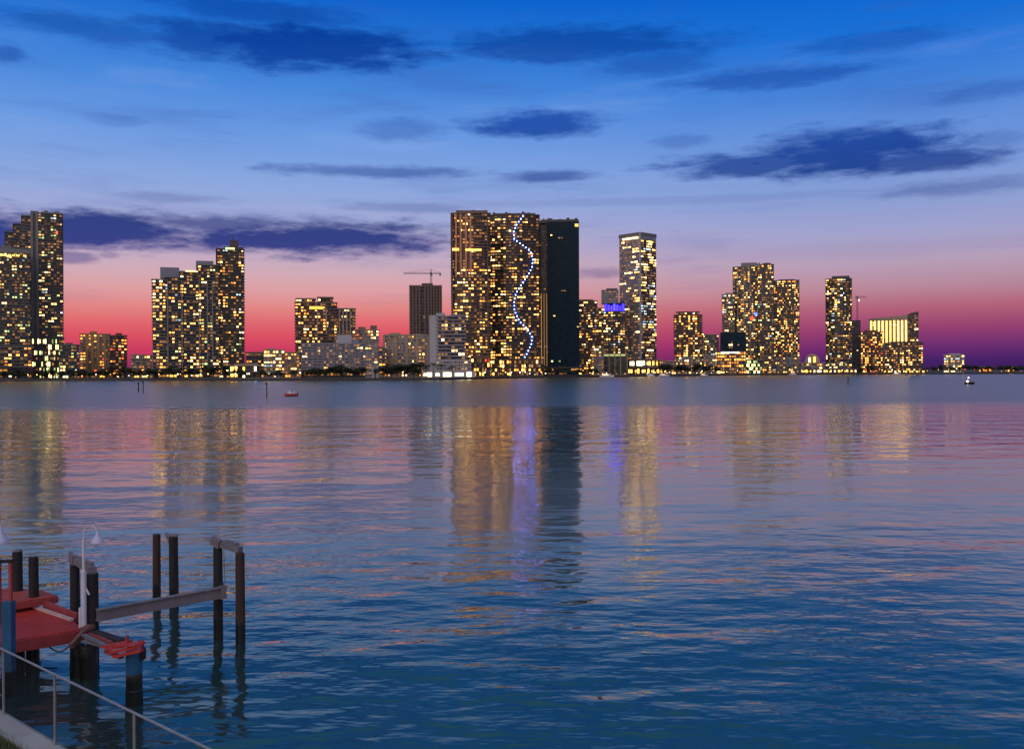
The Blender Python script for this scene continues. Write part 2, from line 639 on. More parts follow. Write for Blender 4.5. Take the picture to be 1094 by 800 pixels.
# --- twin-height brown tower behind the blue-grey slab
s = Building('apartment_tower', 'brown apartment tower with lit crown and lower side wing behind the blue-grey slab', 347, 130)
s.block('tower_block', R_(s, 316, 360, 0, 24), 324, None, fh=2.9, out=0.8, wall='brown', glass='bronze', p=0.3, bay=3.2, pal='gold', pf=lambda i, u, z: 0.15 if 0.74 < u < 0.95 else 1.1)
s.block('side_wing', R_(s, 359, 380, 2, 24), 330, None, fh=2.9, out=0.8, wall='concrete', glass='bronze', p=0.36, bay=3.0, pal='pale')
s.block('roof_storey', R_(s, 317, 337, 3, 20), 319.5, 323, fh=4, wall='beige', glass='bronze', p=0.5, pal='gold')
s.block('roof_storey', R_(s, 340, 356, 3, 20), 318, 323, fh=4, wall='brown', glass='bronze', p=0.2, pal='gold')
s.pane('roof_light', 331, 346, 327.5, 330.5, -0.9, GOLD)
s.fins('facade_rib', [339.5, 349], 1.2, -0.8, s.z(330), 40, 'beige', 0.5)
s.fins('facade_rib', [363, 367, 371, 375], 1.0, 1.2, s.z(331), 40, 'beige', 0.5)
s.done()

s = Building('apartment_block', 'warm beige mid-rise with cluttered roof between the blue-grey slab and the crane tower', 393, 150)
s.block('main_block', R_(s, 381, 405, 0, 20), 353, None, fh=3.0, out=0.5, wall='beige', glass='pale', p=0.4, pal='gold')
s.boxpart('stair_head', 383, 391, 4, 12, 349, 354, 'beige')
s.boxpart('stair_head', 396, 403, 4, 12, 347.5, 354, 'brown')
s.done()

# --- blue-grey slab on the water
s = Building('apartment_block', 'long pale blue-grey apartment slab on the waterfront with rows of open balconies', 362, 28)
s.block('main_block', R_(s, 323, 391, 0, 16), 368, 395, fh=2.35, out=1.0, th=0.3, wall='bluegrey', glass='pale', p=0.2, bay=3.0, pal='pale', rail=True, hh=0.5)
s.block('end_bay', R_(s, 390.5, 403.5, -2.5, 16), 365.5, None, fh=2.35, out=0.4, th=0.3, wall='bluegrey', glass='pale', p=0.12, bay=3.0, pal='pale', rail=True, hh=0.5)
s.block('ground_floor', R_(s, 325, 391, 1.5, 16), 395.6, None, fh=5, out=0.2, wall='grey', glass='dark', p=0.08, pal='pale')
s.boxpart('penthouse', 360, 376, 4, 12, 357.5, 367, 'white')
s.boxpart('penthouse', 376.5, 384, 4, 12, 362, 367, 'bluegrey')
s.fins('facade_rib', [323.3 + i * 5.65 for i in range(13)], 0.7, -1.0, s.z(368), s.z(395), 'bluegrey', 0.35)
s.boxpart('gate_column', 397, 399.5, -6, -4.5, 391, None, 'white')
s.boxpart('gate_column', 402, 404.5, -6, -4.5, 391, None, 'white')
s.done()

# --- beige slab and crane tower
s = Building('apartment_block', 'beige mid-rise slab with scattered lit windows below the tower with a crane', 435, 75)
s.block('main_block', R_(s, 410, 458, 0, 18), 358.5, None, fh=2.9, out=0.25, th=0.9, wall='beige', glass='pale', p=0.24, bay=3.6, pal='gold', ww=0.4)
s.boxpart('roof_plant', 416, 428, 4, 12, 355.5, 360, 'beige')
s.boxpart('roof_plant', 441, 451, 4, 12, 356.5, 360, 'beige')
s.fins('facade_rib', [410.6, 423, 434.5, 446, 457.4], 2.0, -0.25, s.z(359), 3, 'beige', 0.6)
s.done()

s = Building('unfinished_tower', 'dark brown unfinished tower with bare vertical columns beneath a tower crane', 455, 200)
s.block('tower_block', R_(s, 438, 472.5, 0, 28), 306, None, fh=3.2, out=0.1, th=0.5, wall='brown', glass='dark', p=0.01, pal='pale', glow=0)
s.fins('facade_rib', [438.4, 441.5, 445, 448.5, 454.5, 458, 461, 464, 467, 470, 472], 1.3, -0.1, s.z(304.5), 2, 'brown', 0.8)
s.boxpart('roof_plant', 451, 463, 6, 20, 302, 306.5, 'dark')
s.done()
tower_crane_root = s.root
tower_top = s.z(302)

s = Building('apartment_block', 'white balconied mid-rise with blank side wall and a lit white garage podium', 478, 45)
s.block('blank_wall', R_(s, 459, 468.5, 0, 18), 338, None, fh=40, out=0.05, th=0.5, wall='white', glass='white', p=0.0)
s.block('balcony_front', R_(s, 467.8, 497, 0.3, 18), 338.5, 385, fh=3.1, out=1.2, th=0.35, wall='bluegrey', glass='bronze', p=0.32, bay=3.6, pal='pale', rail=True, hh=0.6)
s.boxpart('stair_head', 466, 476, 5, 13, 334, 340, 'white')
s.boxpart('roof_plant', 481, 493, 5, 13, 335.5, 340, 'bluegrey')
s.block('garage_podium', R_(s, 466, 503, -7, 16), 386, None, fh=2.8, out=0.4, th=0.9, wall='white', glass='pale', p=0.25, bay=3.2, pal='pale', hh=0.4)
s.fins('facade_rib', [466.3 + i * 3.65 for i in range(11)], 0.5, -7.4, s.z(386), 2, 'white', 0.4)
s.block('terrace', R_(s, 453, 507, -14, -7.6), 397.5, None, fh=6, out=0.3, wall='white', glass='white', p=1.0, bay=4, ww=1.2, hh=0.8, pal='white')
s.done()

# --- the dark trio
s = Building('apartment_tower', 'dark bronze tower with coppery vertical strips at its top, joined beside the serpent-lit tower', 502, 90)
s.block('tower_block', bowed(s, 483, 524.5, 0, 26, 3), 228, None, fh=2.85, out=0.8, wall='brown', glass='bronze', p=0.33, bay=3.0, pal='gold',
        pf=lambda i, u, z: 0.25 if z > 0.66 else (1.3 if z < 0.18 else 0.9))
s.boxpart('roof_crown', 488, 522, 4, 22, 224, 227.6, 'brown')
cu = surf('copper_strip', (0.55, 0.22, 0.10), 0.45, 0.15, 0.2, metal=0.2)
s.fins('facade_rib', [488, 493, 498.5, 503.5], 1.6, 0.4, s.z(229), s.z(296), cu, 1.6)
s.fins('facade_rib', [483.8, 521.5], 1.4, 1.5, s.z(228), 3, 'dark', 2.2)
s.clutter(489, 521, 224, 5, 18, 9, 1.8, 'brown')
s.pane('lit_band', 484, 491, 265.5, 268, -0.6, WARM, 1.2)
s.pane('lit_band', 498, 515, 266.3, 268, -0.6, WARM, 1.2)
s.block('podium', R_(s, 478, 523, -9, -0.6), 383, None, fh=4.2, out=0.4, wall='brown', glass='bronze', p=0.62, bay=3, hh=0.75, pal='amber')
s.done(99)

s = Building('apartment_tower', 'dark slab-sided tower with a winding string of violet-white lights down its front', 549, 70)
s.block('tower_block', bowed(s, 523.5, 576.5, 0, 28, 3.5, 9), 230, 384, fh=2.85, out=1.0, wall='dark', glass='bronze', p=0.25, bay=3.3, pal='gold', run=(1, 4),
        pf=lambda i, u, z: 1.0 if i < 5 else (0.55 if i < 9 else 0.3))
s.boxpart('roof_crown', 527, 573, 5, 24, 227, 230.3, 'dark')
pts = [(559.5, 231), (553, 240), (549.5, 248), (550.2, 256), (558, 261.5), (567, 268), (570, 277), (569, 286), (564, 295), (558, 304), (552, 313), (549.7, 322), (550, 332), (555, 343), (563, 351), (568.5, 360), (568, 367), (563, 378), (558.5, 385), (555, 390)]
s.clutter(528, 572, 227, 6, 20, 12, 2.4, 'dark')
LED = lamp('led_violet_white', (0.10, 0.20, 1.0), 90.0, 0.25)
ball = bmesh.new()
bmesh.ops.create_icosphere(ball, subdivisions=1, radius=0.42)
lme = bpy.data.meshes.new('light_bulb')
ball.to_mesh(lme)
lme.materials.append(LED)
acc = 0.0
a0, w0 = (524 - s.pc) * s.s, 51 * s.s
for (xa, ya), (xb, yb) in zip(pts, pts[1:]):
    L = math.hypot(xb - xa, yb - ya)
    t = acc
    while t < L:
        x, y = xa + (xb - xa) * t / L, ya + (yb - ya) * t / L
        u = (x - 524) / 51
        o = link('light_bulb', lme, s.root)
        o.location = ((x - s.pc) * s.s, 3.5 * (2 * u - 1) ** 2 - 1.75, s.z(y))
        t += 3.9
    acc = t - L
s.block('podium', R_(s, 523.6, 580, -8, 24), 385, None, fh=4.2, out=0.4, wall='brown', glass='bronze', p=0.7, bay=3, hh=0.7, pal='gold')
s.done(99)

s = Building('apartment_tower', 'almost black blue-glazed tower slab with a recessed seam of golden vertical strips', 598, 60)
s.block('tower_block', R_(s, 585.5, 619, 0, 30), 238, None, fh=2.85, out=0.45, th=0.3, wall='navy', glass='navy', p=0.006, bay=3.3, pal='pale', glow=0)
s.block('recessed_bay', R_(s, 573, 586.5, 7, 30), 236, None, fh=2.85, out=0.5, wall='brown', glass='bronze', p=0.05, bay=3, pal='pale', glow=0.05)
s.fins('facade_rib', [587 + i * 2.65 for i in range(13)], 0.35, -0.45, s.z(239), 14, 'navy', 0.25)
s.boxpart('roof_crown', 578, 619, 3, 28, 234, 237.6, 'dark')
s.clutter(580, 618, 234, 4, 20, 10, 2.2, 'dark')
STRIP = lamp('strip_gold', (1.0, 0.50, 0.16), 0.5, 0.2)
for x in (578.2, 581.2, 584):
    s.pane('light_strip', x, x + 0.6, 313, 391, 6.2, STRIP, 0.4)
s.pane('lit_window', 589, 590.8, 385, 386.6, -0.5, GREENISH)
s.pane('lit_window', 597, 598.8, 385, 386.6, -0.5, GREENISH)
s.pane('lit_window', 615, 618.5, 239.5, 242.5, -0.5, WARM)
s.block('podium', R_(s, 581, 622, -7, -0.8), 393, None, fh=5, out=0.3, wall='dark', glass='navy', p=0.2, bay=5, pal='gold')
s.done()

# --- right of the trio
s = Building('apartment_tower', 'brown mid-height tower with a beige end strip just behind the black tower', 630, 150)
s.block('tower_block', R_(s, 612, 638, 0, 22), 322, None, fh=3.0, out=0.7, wall='brown', glass='bronze', p=0.36, bay=3.2, pal='mixed')
s.block('end_bay', R_(s, 637.2, 646, -1, 20), 330, None, fh=3.0, out=0.2, wall='beige', glass='bronze', p=0.3, bay=4, pal='gold')
s.boxpart('roof_plant', 618, 634, 5, 15, 319.5, 323, 'brown')
s.done()

s = Building('apartment_tower', 'grey tower ringed near its top by a glowing blue band of light', 655, 90)
s.block('upper_block', R_(s, 643, 661, 2, 22), 310.5, 324, fh=2.9, out=0.3, wall='grey', glass='silver', p=0.02)
s.block('tower_block', R_(s, 645, 668, 0, 24), 333, None, fh=2.9, out=0.8, wall='dark', glass='dark', p=0.36, bay=3.4, pal='office')
s.boxpart('roof_plant', 648, 660, 6, 16, 307.5, 311, 'grey')
BLUE = lamp('blue_band_light', (0.02, 0.012, 1.0), 11.0, 0.5)
s.block('blue_storey', R_(s, 646, 668, 0.5, 23), 324.6, 332.6, fh=9, out=0.2, wall='navy', glass='navy', p=0)
for x in range(7):
    s.pane('blue_light', 646.2 + x * 3.1, 648.6 + x * 3.1, 324.6 + (x % 3) * 1.0, 332, 0.3, BLUE)
s.block('side_strip', R_(s, 642.5, 645, 4, 20), 334, None, fh=3.1, wall='beige', glass='bronze', p=0.3, pal='gold')
s.block('entrance_hall', R_(s, 644, 671, -10, -1), 379, None, fh=30, out=0.5, wall='beige', glass='green', p=0.0)
s.pane('lit_lintel', 645, 668, 378.6, 380.6, -10.4, GREENISH)
s.fins('facade_rib', [645, 651, 657, 663, 670], 1.2, -10.3, s.z(379), 1, 'ochre', 0.6)
s.done()

s = Building('office_tower', 'tall square glass tower seen corner-on, pale mirror side and dark lit side', 682, 75, yaw=math.radians(-40))
k = s.s
w, d = 29.5 * k, 27 * k
cs, sn = math.cos(math.radians(40)), math.sin(math.radians(40))
# front corner at px 684: local frame turned by the yaw, corner towards the bay
cx, cy = 0.0, 0.0
poly_l = None
A = [(-w, 0), (0, 0), (0, d), (-w, d)]
A = [(x + (684.5 - s.pc) * k * cs, y + (684.5 - s.pc) * k * sn) for x, y in A]
s.block('tower_block', A, 252, 384, fh=2.9, out=0.25, th=0.5, wall='silver', glass='silver', p=0.0)
def facade(s, poly, i, top, bot, fh, p, bay, pal, wall, glass, name, pf=None):
    """a thin curtain wall hung on one side of a block"""
    a, c = Vector(poly[i]), Vector(poly[(i + 1) % len(poly)])
    e = (c - a).normalized()
    n = Vector((e.y, -e.x))
    q = [a + e * 0.8 + n * 0.5, c - e * 0.8 + n * 0.5, c - e * 0.8 - n * 0.1, a + e * 0.8 - n * 0.1]
    return s.block(name, [tuple(v) for v in q], top, bot, fh=fh, out=0.15, th=0.5, wall=wall, glass=glass, p=p, bay=bay, pal=pal, parapet=0.1, run=(2, 5), pf=pf, hh=0.5)
facade(s, A, 0, 256, 384, 2.9, 0.10, 3.0, 'office', 'silver', 'silver', 'sky_sheen_side', pf=lambda i, u, z: (1.6 if 0.3 < z < 0.95 and u > 0.4 else 0.3) if i == 0 else 0)
facade(s, A, 1, 256, 384, 2.9, 0.30, 3.0, 'office', 'dark', 'dark', 'dark_side', pf=lambda i, u, z: 1 if i == 0 else 0)
ux, uy = A[1]
b = MB()
b.box((ux - 0.7, uy - 0.9, s.z(384)), (ux + 0.9, uy + 0.7, s.z(248.5)))
b.build('corner_rib', S['white'], s.root)
b = MB()
P2 = offset(A, 0.5)
b.prism(P2, s.z(251.5), s.z(248), 0)
b.build('roof_crown', S['grey'], s.root)
a, c = Vector(A[0]), Vector(A[1])
b = MB()
b.bar((*(a.lerp(c, 0.18) + Vector((0, -0.9))), s.z(253.7)), (*(a.lerp(c, 0.92) + Vector((0, -0.9))), s.z(253.7)), 0.4, 1.2)
b.build('roof_light', CREAM, s.root)
s.block('podium', offset(A, 2.5), 385, 392, fh=6, out=0.6, wall='beige', glass='bronze', p=1.0, bay=4, ww=0.95, hh=0.75, pal='shop')
s.block('shop_storey', offset(A, 9), 393, None, fh=7, out=0.8, wall='beige', glass='bronze', p=0.95, bay=4, ww=0.95, hh=0.6, pal='shop')
s.done(99)

s = Building('apartment_tower', 'brown lantern-like mid-rise tower with a lit attic beside a patch of magenta sky', 735, 110)
s.block('tower_block', R_(s, 720.5, 750, 0, 22), 337, None, fh=3.0, out=1.0, wall='rust', glass='bronze', p=0.42, bay=3.4, pal='gold')
s.block('roof_storey', R_(s, 723, 747, 2, 20), 333.5, 336.4, fh=4, wall='rust', glass='bronze', p=0.5, pal='gold')
s.done()
s = Building('apartment_block', 'low pale villa block with dim windows under the lantern-like brown tower', 735, 60)
s.block('main_block', R_(s, 722, 750, 0, 16), 384, None, fh=3.4, wall='concrete', glass='pale', p=0.35, pal='gold')
s.boxpart('roof_plant', 728, 740, 4, 11, 380.5, 385, 'concrete')
s.done()
s = Building('apartment_block', 'flat beige infill block stepping down in front of the curved-top tower cluster', 753, 90)
s.block('main_block', R_(s, 743, 752, 0, 18), 356, None, fh=3.2, out=0.2, wall='beige', glass='pale', p=0.1, bay=4, pal='pale')
s.block('side_wing', R_(s, 751, 768, 2, 18), 358, None, fh=3.2, out=0.5, wall='concrete', glass='green', p=0.35, bay=3, pal='office')
s.done()

# --- the cluster
s = Building('apartment_tower', 'narrow cream-lit tower wing on the shoulder of the round-topped tower', 779, 120)
s.block('tower_block', R_(s, 772, 785, 0, 20), 315, None, fh=3.0, out=0.8, wall='beige', glass='bronze', p=0.55, bay=3.2, pal='office')
s.boxpart('roof_plant', 775, 783, 5, 14, 312.5, 316, 'beige')
s.done()
s = Building('apartment_tower', 'tallest of the cluster, round-topped tower with a golden crown and glassy bays', 804, 85)
s.block('round_bay', bowed(s, 783.5, 811, 0, 24, 5), 285, None, fh=2.9, out=0.8, wall='concrete', glass='green', p=0.38, bay=3.2, pal='gold', pf=lambda i, u, z: 1.6 if 0.84 < z < 0.93 or 0.5 < z < 0.58 else 0.85)
s.block('side_wing', R_(s, 810, 826.6, 2, 26), 283.5, None, fh=2.9, out=0.8, wall='dark', glass='green', p=0.28, bay=3.2, pal='mixed')
s.boxpart('roof_crown', 792, 808, 6, 20, 280, 285.2, 'concrete')
s.boxpart('roof_crown', 815, 824, 6, 20, 281, 284, 'dark')
s.fins('facade_rib', [788.5, 795, 801.5], 1.0, 0.6, s.z(287), 3, 'beige', 1.5)
s.clutter(793, 824, 281.5, 6, 18, 8, 3.0, 'concrete')
s.pane('red_light', 801, 805, 338, 342, 0.2, REDDISH)
s.pane('blue_light', 806, 809.5, 334, 337, 0.4, BLUISH)
s.done(99)
s = Building('apartment_tower', 'square dark tower crowded with small warm windows, beside the round-topped tower', 841, 95)
s.block('tower_block', R_(s, 827, 854, 0, 24), 300, 381, fh=2.75, out=0.6, wall='dark', glass='bronze', p=0.5, bay=2.7, pal='gold', pf=lambda i, u, z: 1.0)
s.boxpart('roof_plant', 832, 849, 6, 18, 298, 301, 'dark')
s.block('podium', R_(s, 826.6, 855, -3, 26), 382, None, fh=3.0, out=0.3, wall='concrete', glass='pale', p=0.2, bay=3, pal='gold')
s.fins('facade_rib', [827 + i * 3.1 for i in range(10)], 0.9, -3.2, s.z(382), 3, 'concrete', 0.5)
s.done(99)
s = Building('office_block', 'dark green-glass cube raised over a lit lattice of floors near the water', 783, 35)
s.block('glass_block', R_(s, 769.5, 797, 0, 20), 356, 375.5, fh=3.2, out=0.15, th=0.3, wall='navy', glass='navy', p=0.03, pal='office', glow=0.05)
s.block('lit_floors', R_(s, 764, 797, -3, 20), 376, None, fh=3.6, out=0.6, wall='brown', glass='bronze', p=0.8, bay=3.6, ww=0.8, hh=0.55, pal='amber', run=(3, 6))
s.fins('facade_rib', [764.4, 770, 775.5, 781, 786.5, 792, 796.6], 0.7, -3.6, s.z(376), 3, 'concrete', 0.6)
s.pane('sign_light', 770, 790, 376, 377.4, -3.8, COOL)
s.done()
s = Building('shop_building', 'low glazed pavilion glowing green at the foot of the round-topped tower', 807, 30)
s.block('main_block', R_(s, 798, 814, 0, 14), 385, None, fh=4.5, wall='concrete', glass='green', p=0.8, bay=3.2, ww=0.9, hh=0.8, pal='shopgreen')
s.done()
s = Building('apartment_block', 'slim tan block with a white lift strip between the glowing pavilion and square dark tower', 820, 45)
s.block('main_block', R_(s, 814.6, 826, 0, 16), 381, None, fh=3.0, wall='beige', glass='bronze', p=0.5, pal='gold')
s.done()

# --- arched low-rise and right towers
s = Building('hall', 'floodlit sandy hall with a rounded gable between two dark towers', 868, 50)
s.block('main_block', R_(s, 856, 881, 0, 18), 388, None, fh=5, wall='beige', glass='pale', p=0.6, bay=4, pal='gold', hh=0.5)
b = MB()
arc = [((868 - s.pc) * s.s + 8.2 * s.s * math.cos(t), s.z(388) + 1.0 + 10 * s.s * math.sin(t)) for t in [PI * i / 12 for i in range(13)]]
n = len(arc)
vs = [(x, 2, z) for x, z in arc] + [(x, 14, z) for x, z in arc]
b.add(vs, [tuple(range(n))[::-1], tuple(range(n, 2 * n))] + [(i, i + 1, n + i + 1, n + i) for i in range(n - 1)] + [(0, n, 2 * n - 1, n - 1)])
b.build('rounded_gable', S['beige'], s.root)
s.pane('lit_arch', 864, 866, 382, 387.5, 1.9, CREAM)
s.pane('lit_arch', 869, 871.5, 381, 387.5, 1.9, GOLD)
s.done()
s = Building('apartment_tower', 'dark cylinder-fronted tower standing alone, its lit windows in loose columns', 896, 70)
s.block('tower_block', bowed(s, 882.5, 910, 0, 22, 6, 9), 298, None, fh=2.9, out=0.7, wall='dark', glass='green', p=0.26, bay=3.0, pal='office', pf=lambda i, u, z: 1.2 if z > 0.45 else 0.7)
s.boxpart('roof_crown', 889, 908, 5, 20, 294.5, 298.2, 'dark')
s.boxpart('roof_crown', 884, 888, 6, 20, 297, 299, 'dark')
s.done(95)
s = Building('restaurant', 'waterfront restaurant terrace strung with yellow lamps below the cylinder-fronted tower', 895, 18)
s.block('main_block', R_(s, 858, 915, 0, 12), 394.5, None, fh=5, out=1.2, wall='brown', glass='bronze', p=0.9, bay=3, ww=0.8, hh=0.5, pal='shop')
s.block('upper_terrace', R_(s, 884, 905, 4, 12), 388.5, 394, fh=4, out=0.6, wall='beige', glass='green', p=0.6, bay=3, pal='shopgreen')
s.done()
s = Building('unfinished_tower', 'narrow unlit concrete core under construction with a thin crane on top', 915, 105)
s.block('tower_block', R_(s, 910.5, 919.5, 0, 14), 343, None, fh=3.2, out=0.4, th=0.5, wall='dark', glass='dark', p=0.04, pal='pale', glow=0)
s.done()
s = Building('apartment_block', 'amber and red glowing terraces in front of the building with yellow light bars', 932, 80)
s.block('main_block', R_(s, 919.8, 943, 0, 18), 355, None, fh=3.0, out=1.0, wall='rust', glass='bronze', p=0.6, bay=3, pal='amber')
s.boxpart('roof_plant', 923, 938, 4, 12, 352.5, 356, 'rust')
s.done()
s = Building('hotel', 'broad hotel front washed by tall vertical bars of yellow light', 953, 130)
s.block('main_block', R_(s, 928, 971, 0, 24), 341, None, fh=3.2, out=0.2, th=0.4, wall='beige', glass='pale', p=0.02)
BAR = lamp('yellow_light_bar', (1.0, 0.58, 0.13), 3.6, 0.3)
for i in range(10):
    s.pane('light_bar', 929.8 + i * 4.15, 931.6 + i * 4.15, 342.5, 366, -0.3, BAR, 0.5)
b = MB()
x0, x1 = (928 - s.pc) * s.s, (971.5 - s.pc) * s.s
b.add([(x0, -0.6, s.z(341)), (x1, -0.6, s.z(341)), (x1, 22, s.z(341)), (x0, 22, s.z(341)), (x0, -0.6, s.z(340)), (x1, -0.6, s.z(337)), (x1, 22, s.z(337)), (x0, 22, s.z(340))],
      [(0, 3, 2, 1), (4, 5, 6, 7), (0, 1, 5, 4), (1, 2, 6, 5), (2, 3, 7, 6), (3, 0, 4, 7)])
b.build('sloping_roof', S['beige'], s.root)
s.block('end_tower', R_(s, 970, 981, -1, 22), 337, None, fh=3.0, out=0.5, wall='dark', glass='bronze', p=0.35, bay=3, pal='pale')
b = MB()
x0, x1 = (972 - s.pc) * s.s, (981.3 - s.pc) * s.s
b.add([(x0, -1.2, s.z(336)), (x1, -1.2, s.z(336)), (x1, 20, s.z(336)), (x0, 20, s.z(336)), (x0, -1.2, s.z(335)), (x1, -1.2, s.z(333.5)), (x1, 20, s.z(333.5)), (x0, 20, s.z(335))],
      [(0, 3, 2, 1), (4, 5, 6, 7), (0, 1, 5, 4), (1, 2, 6, 5), (2, 3, 7, 6), (3, 0, 4, 7)])
b.build('slanted_crown', S['dark'], s.root)
s.done()
s = Building('apartment_block', 'wide dark mid-rise dotted with warm windows in front of the yellow-barred hotel', 966, 60)
s.block('main_block', R_(s, 945.5, 986, 0, 20), 366.5, None, fh=3.0, out=0.7, wall='dark', glass='bronze', p=0.42, bay=3.2, pal='gold')
s.boxpart('roof_plant', 951, 975, 5, 14, 364.6, 367.2, 'dark')
s.done()
s = Building('pavilion', 'waterside pavilion with bright white lamps under the wide dark mid-rise', 965, 15)
s.block('main_block', R_(s, 944, 992, 0, 10), 396, None, fh=5, out=0.8, wall='brown', glass='bronze', p=0.7, bay=3, pal='shop', hh=0.5)
s.done()
s = Building('apartment_block', 'isolated floodlit white block among dark trees on the low shore', 1019, 60)
s.block('main_block', R_(s, 1008.5, 1030, 0, 16), 379.5, None, fh=3.2, out=0.7, wall='white', glass='pale', p=0.6, bay=3.4, pal='office')
s.boxpart('roof_plant', 1014, 1026, 4, 11, 377.5, 380.2, 'white')
s.done()
s = Building('hall', 'small low shed with red lamps among the trees of the low shore', 1053, 50)
s.block('main_block', R_(s, 1046, 1061, 0, 10), 392, None, fh=5, wall='rust', glass='bronze', p=0.9, bay=3, hh=0.6, pal='amber')
s.done()
s = Building('house', 'tiny dark house with a single amber window at the outer end of the low shore', 1080, 60)
s.block('main_block', R_(s, 1074, 1086, 0, 10), 391.5, None, fh=4, wall='dark', glass='bronze', p=0.5, bay=3, pal='amber')
s.done()

# --- infill behind the promenade
for (x0, x1, yt, wall, pal, lab) in [
    (140, 163, 380, 'beige', 'gold', 'low tan block half hidden by trees between the ochre block and the stepped complex'),
    (405, 412, 372, 'beige', 'gold', 'sliver of a tan block seen between the blue-grey slab and the beige slab'),
    (503, 524, 374, 'ochre', 'amber', 'glowing orange low block at the foot of the coppery-striped tower'),
    (632, 645, 372, 'beige', 'gold', 'narrow beige low block beside the tower with a blue band'),
    (700, 722, 386, 'beige', 'gold', 'low beige clubhouse behind moored boats next to the mirror-sided tower'),
    (752, 766, 381, 'concrete', 'pale', 'grey low-rise behind dark trees next to the lattice of lit floors'),
]:
    s = Building('apartment_block', lab, (x0 + x1) / 2, 66 if x0 > 500 else 52)
    s.block('main_block', R_(s, x0, x1, 0, 14), yt, None, fh=3.1, wall=wall, glass='pale' if wall != 'ochre' else 'bronze', p=0.45, bay=3, pal=pal)
    s.boxpart('stair_head', x0 + 3, x0 + 7, 3, 9, yt - 2.5, yt + 1, wall)
    s.done()

# --- cranes
def crane(name, label, px, Y, ytop, ymast0, xj0, xj1, yj, mat, root_z=None):
    p = at(px, ymast0, Y)
    t = thing(name, label, 'crane', (p.x, p.y, p.z), -math.atan2(p.x, p.y))
    k = Y * math.cos(math.atan2(p.x, p.y)) / F
    zt = at(px, ytop, Y).z - p.z
    zj = at(px, yj, Y).z - p.z
    b = MB()
    for sx in (-1, 1):
        for sy in (-1, 1):
            b.bar((sx * 0.8, sy * 0.8, 0), (sx * 0.8, sy * 0.8, zj + 1), 0.4, 0.4)
    n = max(3, int(zj / 3))
    for i in range(n):
        z0, z1 = zj * i / n, zj * (i + 1) / n
        b.bar((-0.8, -0.8, z0), (0.8, -0.8, z1), 0.22, 0.22)
        b.bar((-0.8, 0.8, z1), (0.8, 0.8, z0), 0.22, 0.22)
    b.build('mast_lattice', mat, t)
    b = MB()
    b.bar((0, 0, zj), (0, 0, zt), 1.3, 1.3, taper=0.4)
    b.build('tower_head', mat, t)
    for nm, x in (('jib_lattice', xj0), ('counter_jib', xj1)):
        e = (x - px) * k
        b = MB()
        b.bar((0, -0.5, zj), (e, -0.5, zj), 0.3, 0.35)
        b.bar((0, 0.5, zj), (e, 0.5, zj), 0.3, 0.35)
        b.bar((0, 0, zj + 1.3), (e * 0.96, 0, zj + 1.1), 0.3, 0.3)
        m = max(4, int(abs(e) / 2.5))
        for i in range(m):
            b.bar((e * i / m, 0, zj + 1.3), (e * (i + 0.5) / m, -0.5, zj), 0.16, 0.16)
            b.bar((e * (i + 0.5) / m, 0.5, zj), (e * (i + 1) / m * 0.98, 0, zj + 1.2), 0.16, 0.16)
        b.bar((0, 0, zt), (e * 0.8, 0, zj + 1.2), 0.16, 0.16)
        b.build(nm, mat, t)
    b = MB()
    e = (xj1 - px) * k
    b.box((e * 0.8, -0.9, zj - 1.8), (e * 0.98, 0.9, zj + 0.4))
    b.build('counterweight', S['concrete'], t)
    b = MB()
    b.box((-0.2, -2.0, zj - 2.4), (1.4, -0.85, zj - 0.3))
    b.build('cab', S['grey'], t)
    return t


crm = surf('crane_paint', (0.10, 0.07, 0.06), 0.6, 0.2, 0.5)
crane('tower_crane', 'tower crane with long horizontal jib on the unfinished brown tower', 460.5, shore(455) + 213, 287.5, 303, 431, 471.5, 292.5, crm)
p = crane('tower_crane', 'thin crane with short jib on the narrow unlit concrete core', 916, shore(915) + 112, 316, 343.5, 926, 913.5, 318, crm)
b = MB()
bulb = bmesh.new()
bmesh.ops.create_icosphere(bulb, subdivisions=1, radius=0.9)
me = bpy.data.meshes.new('work_light')
bulb.to_mesh(me)
me.materials.append(WHITE)
o = link('work_light', me, p)
o.location = (2.0, -1.2, 28.5)
# ------------------------------------------------------------------ far shore: land, seawall, trees, lamps, boats
b = MB()
edge = [(x, at(x, 398, shore(x))) for x in [-400, -200, 0, 75, 150, 210, 270, 370, 470, 545, 610, 680, 750, 820, 950, 1100, 1300, 1500]]
pl = [(p.x, p.y) for _, p in edge]
far = [(6000, 1500), (6000, 7000), (-6000, 7000), (-6000, 900)]
land = surf('shore_ground', (0.05, 0.05, 0.04), 0.95, 0.4, 0.05)
b.prism(pl + far, -2.0, GZ, 0)
o = b.build('ground', land)
o['kind'] = 'structure'
wallm = surf('seawall_concrete', (0.05, 0.045, 0.04), 0.85, 0.35, 0.3)
b = MB()
for (x0, y0), (x1, y1) in zip(pl, pl[1:]):
    b.bar((x0, y0 - 0.5, 0.55), (x1, y1 - 0.5, 0.55), 1.0, 2.5)
o = b.build('seawall_capping_strip', wallm)
tag(o, 'dark concrete seawall along the whole far waterfront', 'seawall')

leafm, nt, pb = newmat('shore_foliage')
r = nt.n('ShaderNodeNewGeometry').outputs['Random Per Island']
r2 = nt.n('ShaderNodeObjectInfo').outputs['Random']
c = nt.ramp(r, [(0, (0.012, 0.02, 0.008)), (0.5, (0.03, 0.045, 0.015)), (1, (0.07, 0.08, 0.025))])
c2 = nt.mix(nt.math('MULTIPLY', r2, 0.5), c, (0.05, 0.04, 0.02))
nt.l(c2, pb.inputs['Base Color'])
pb.inputs['Roughness'].default_value = 0.7
bark = surf('bark', (0.09, 0.065, 0.045), 0.9, 0.3, 2)


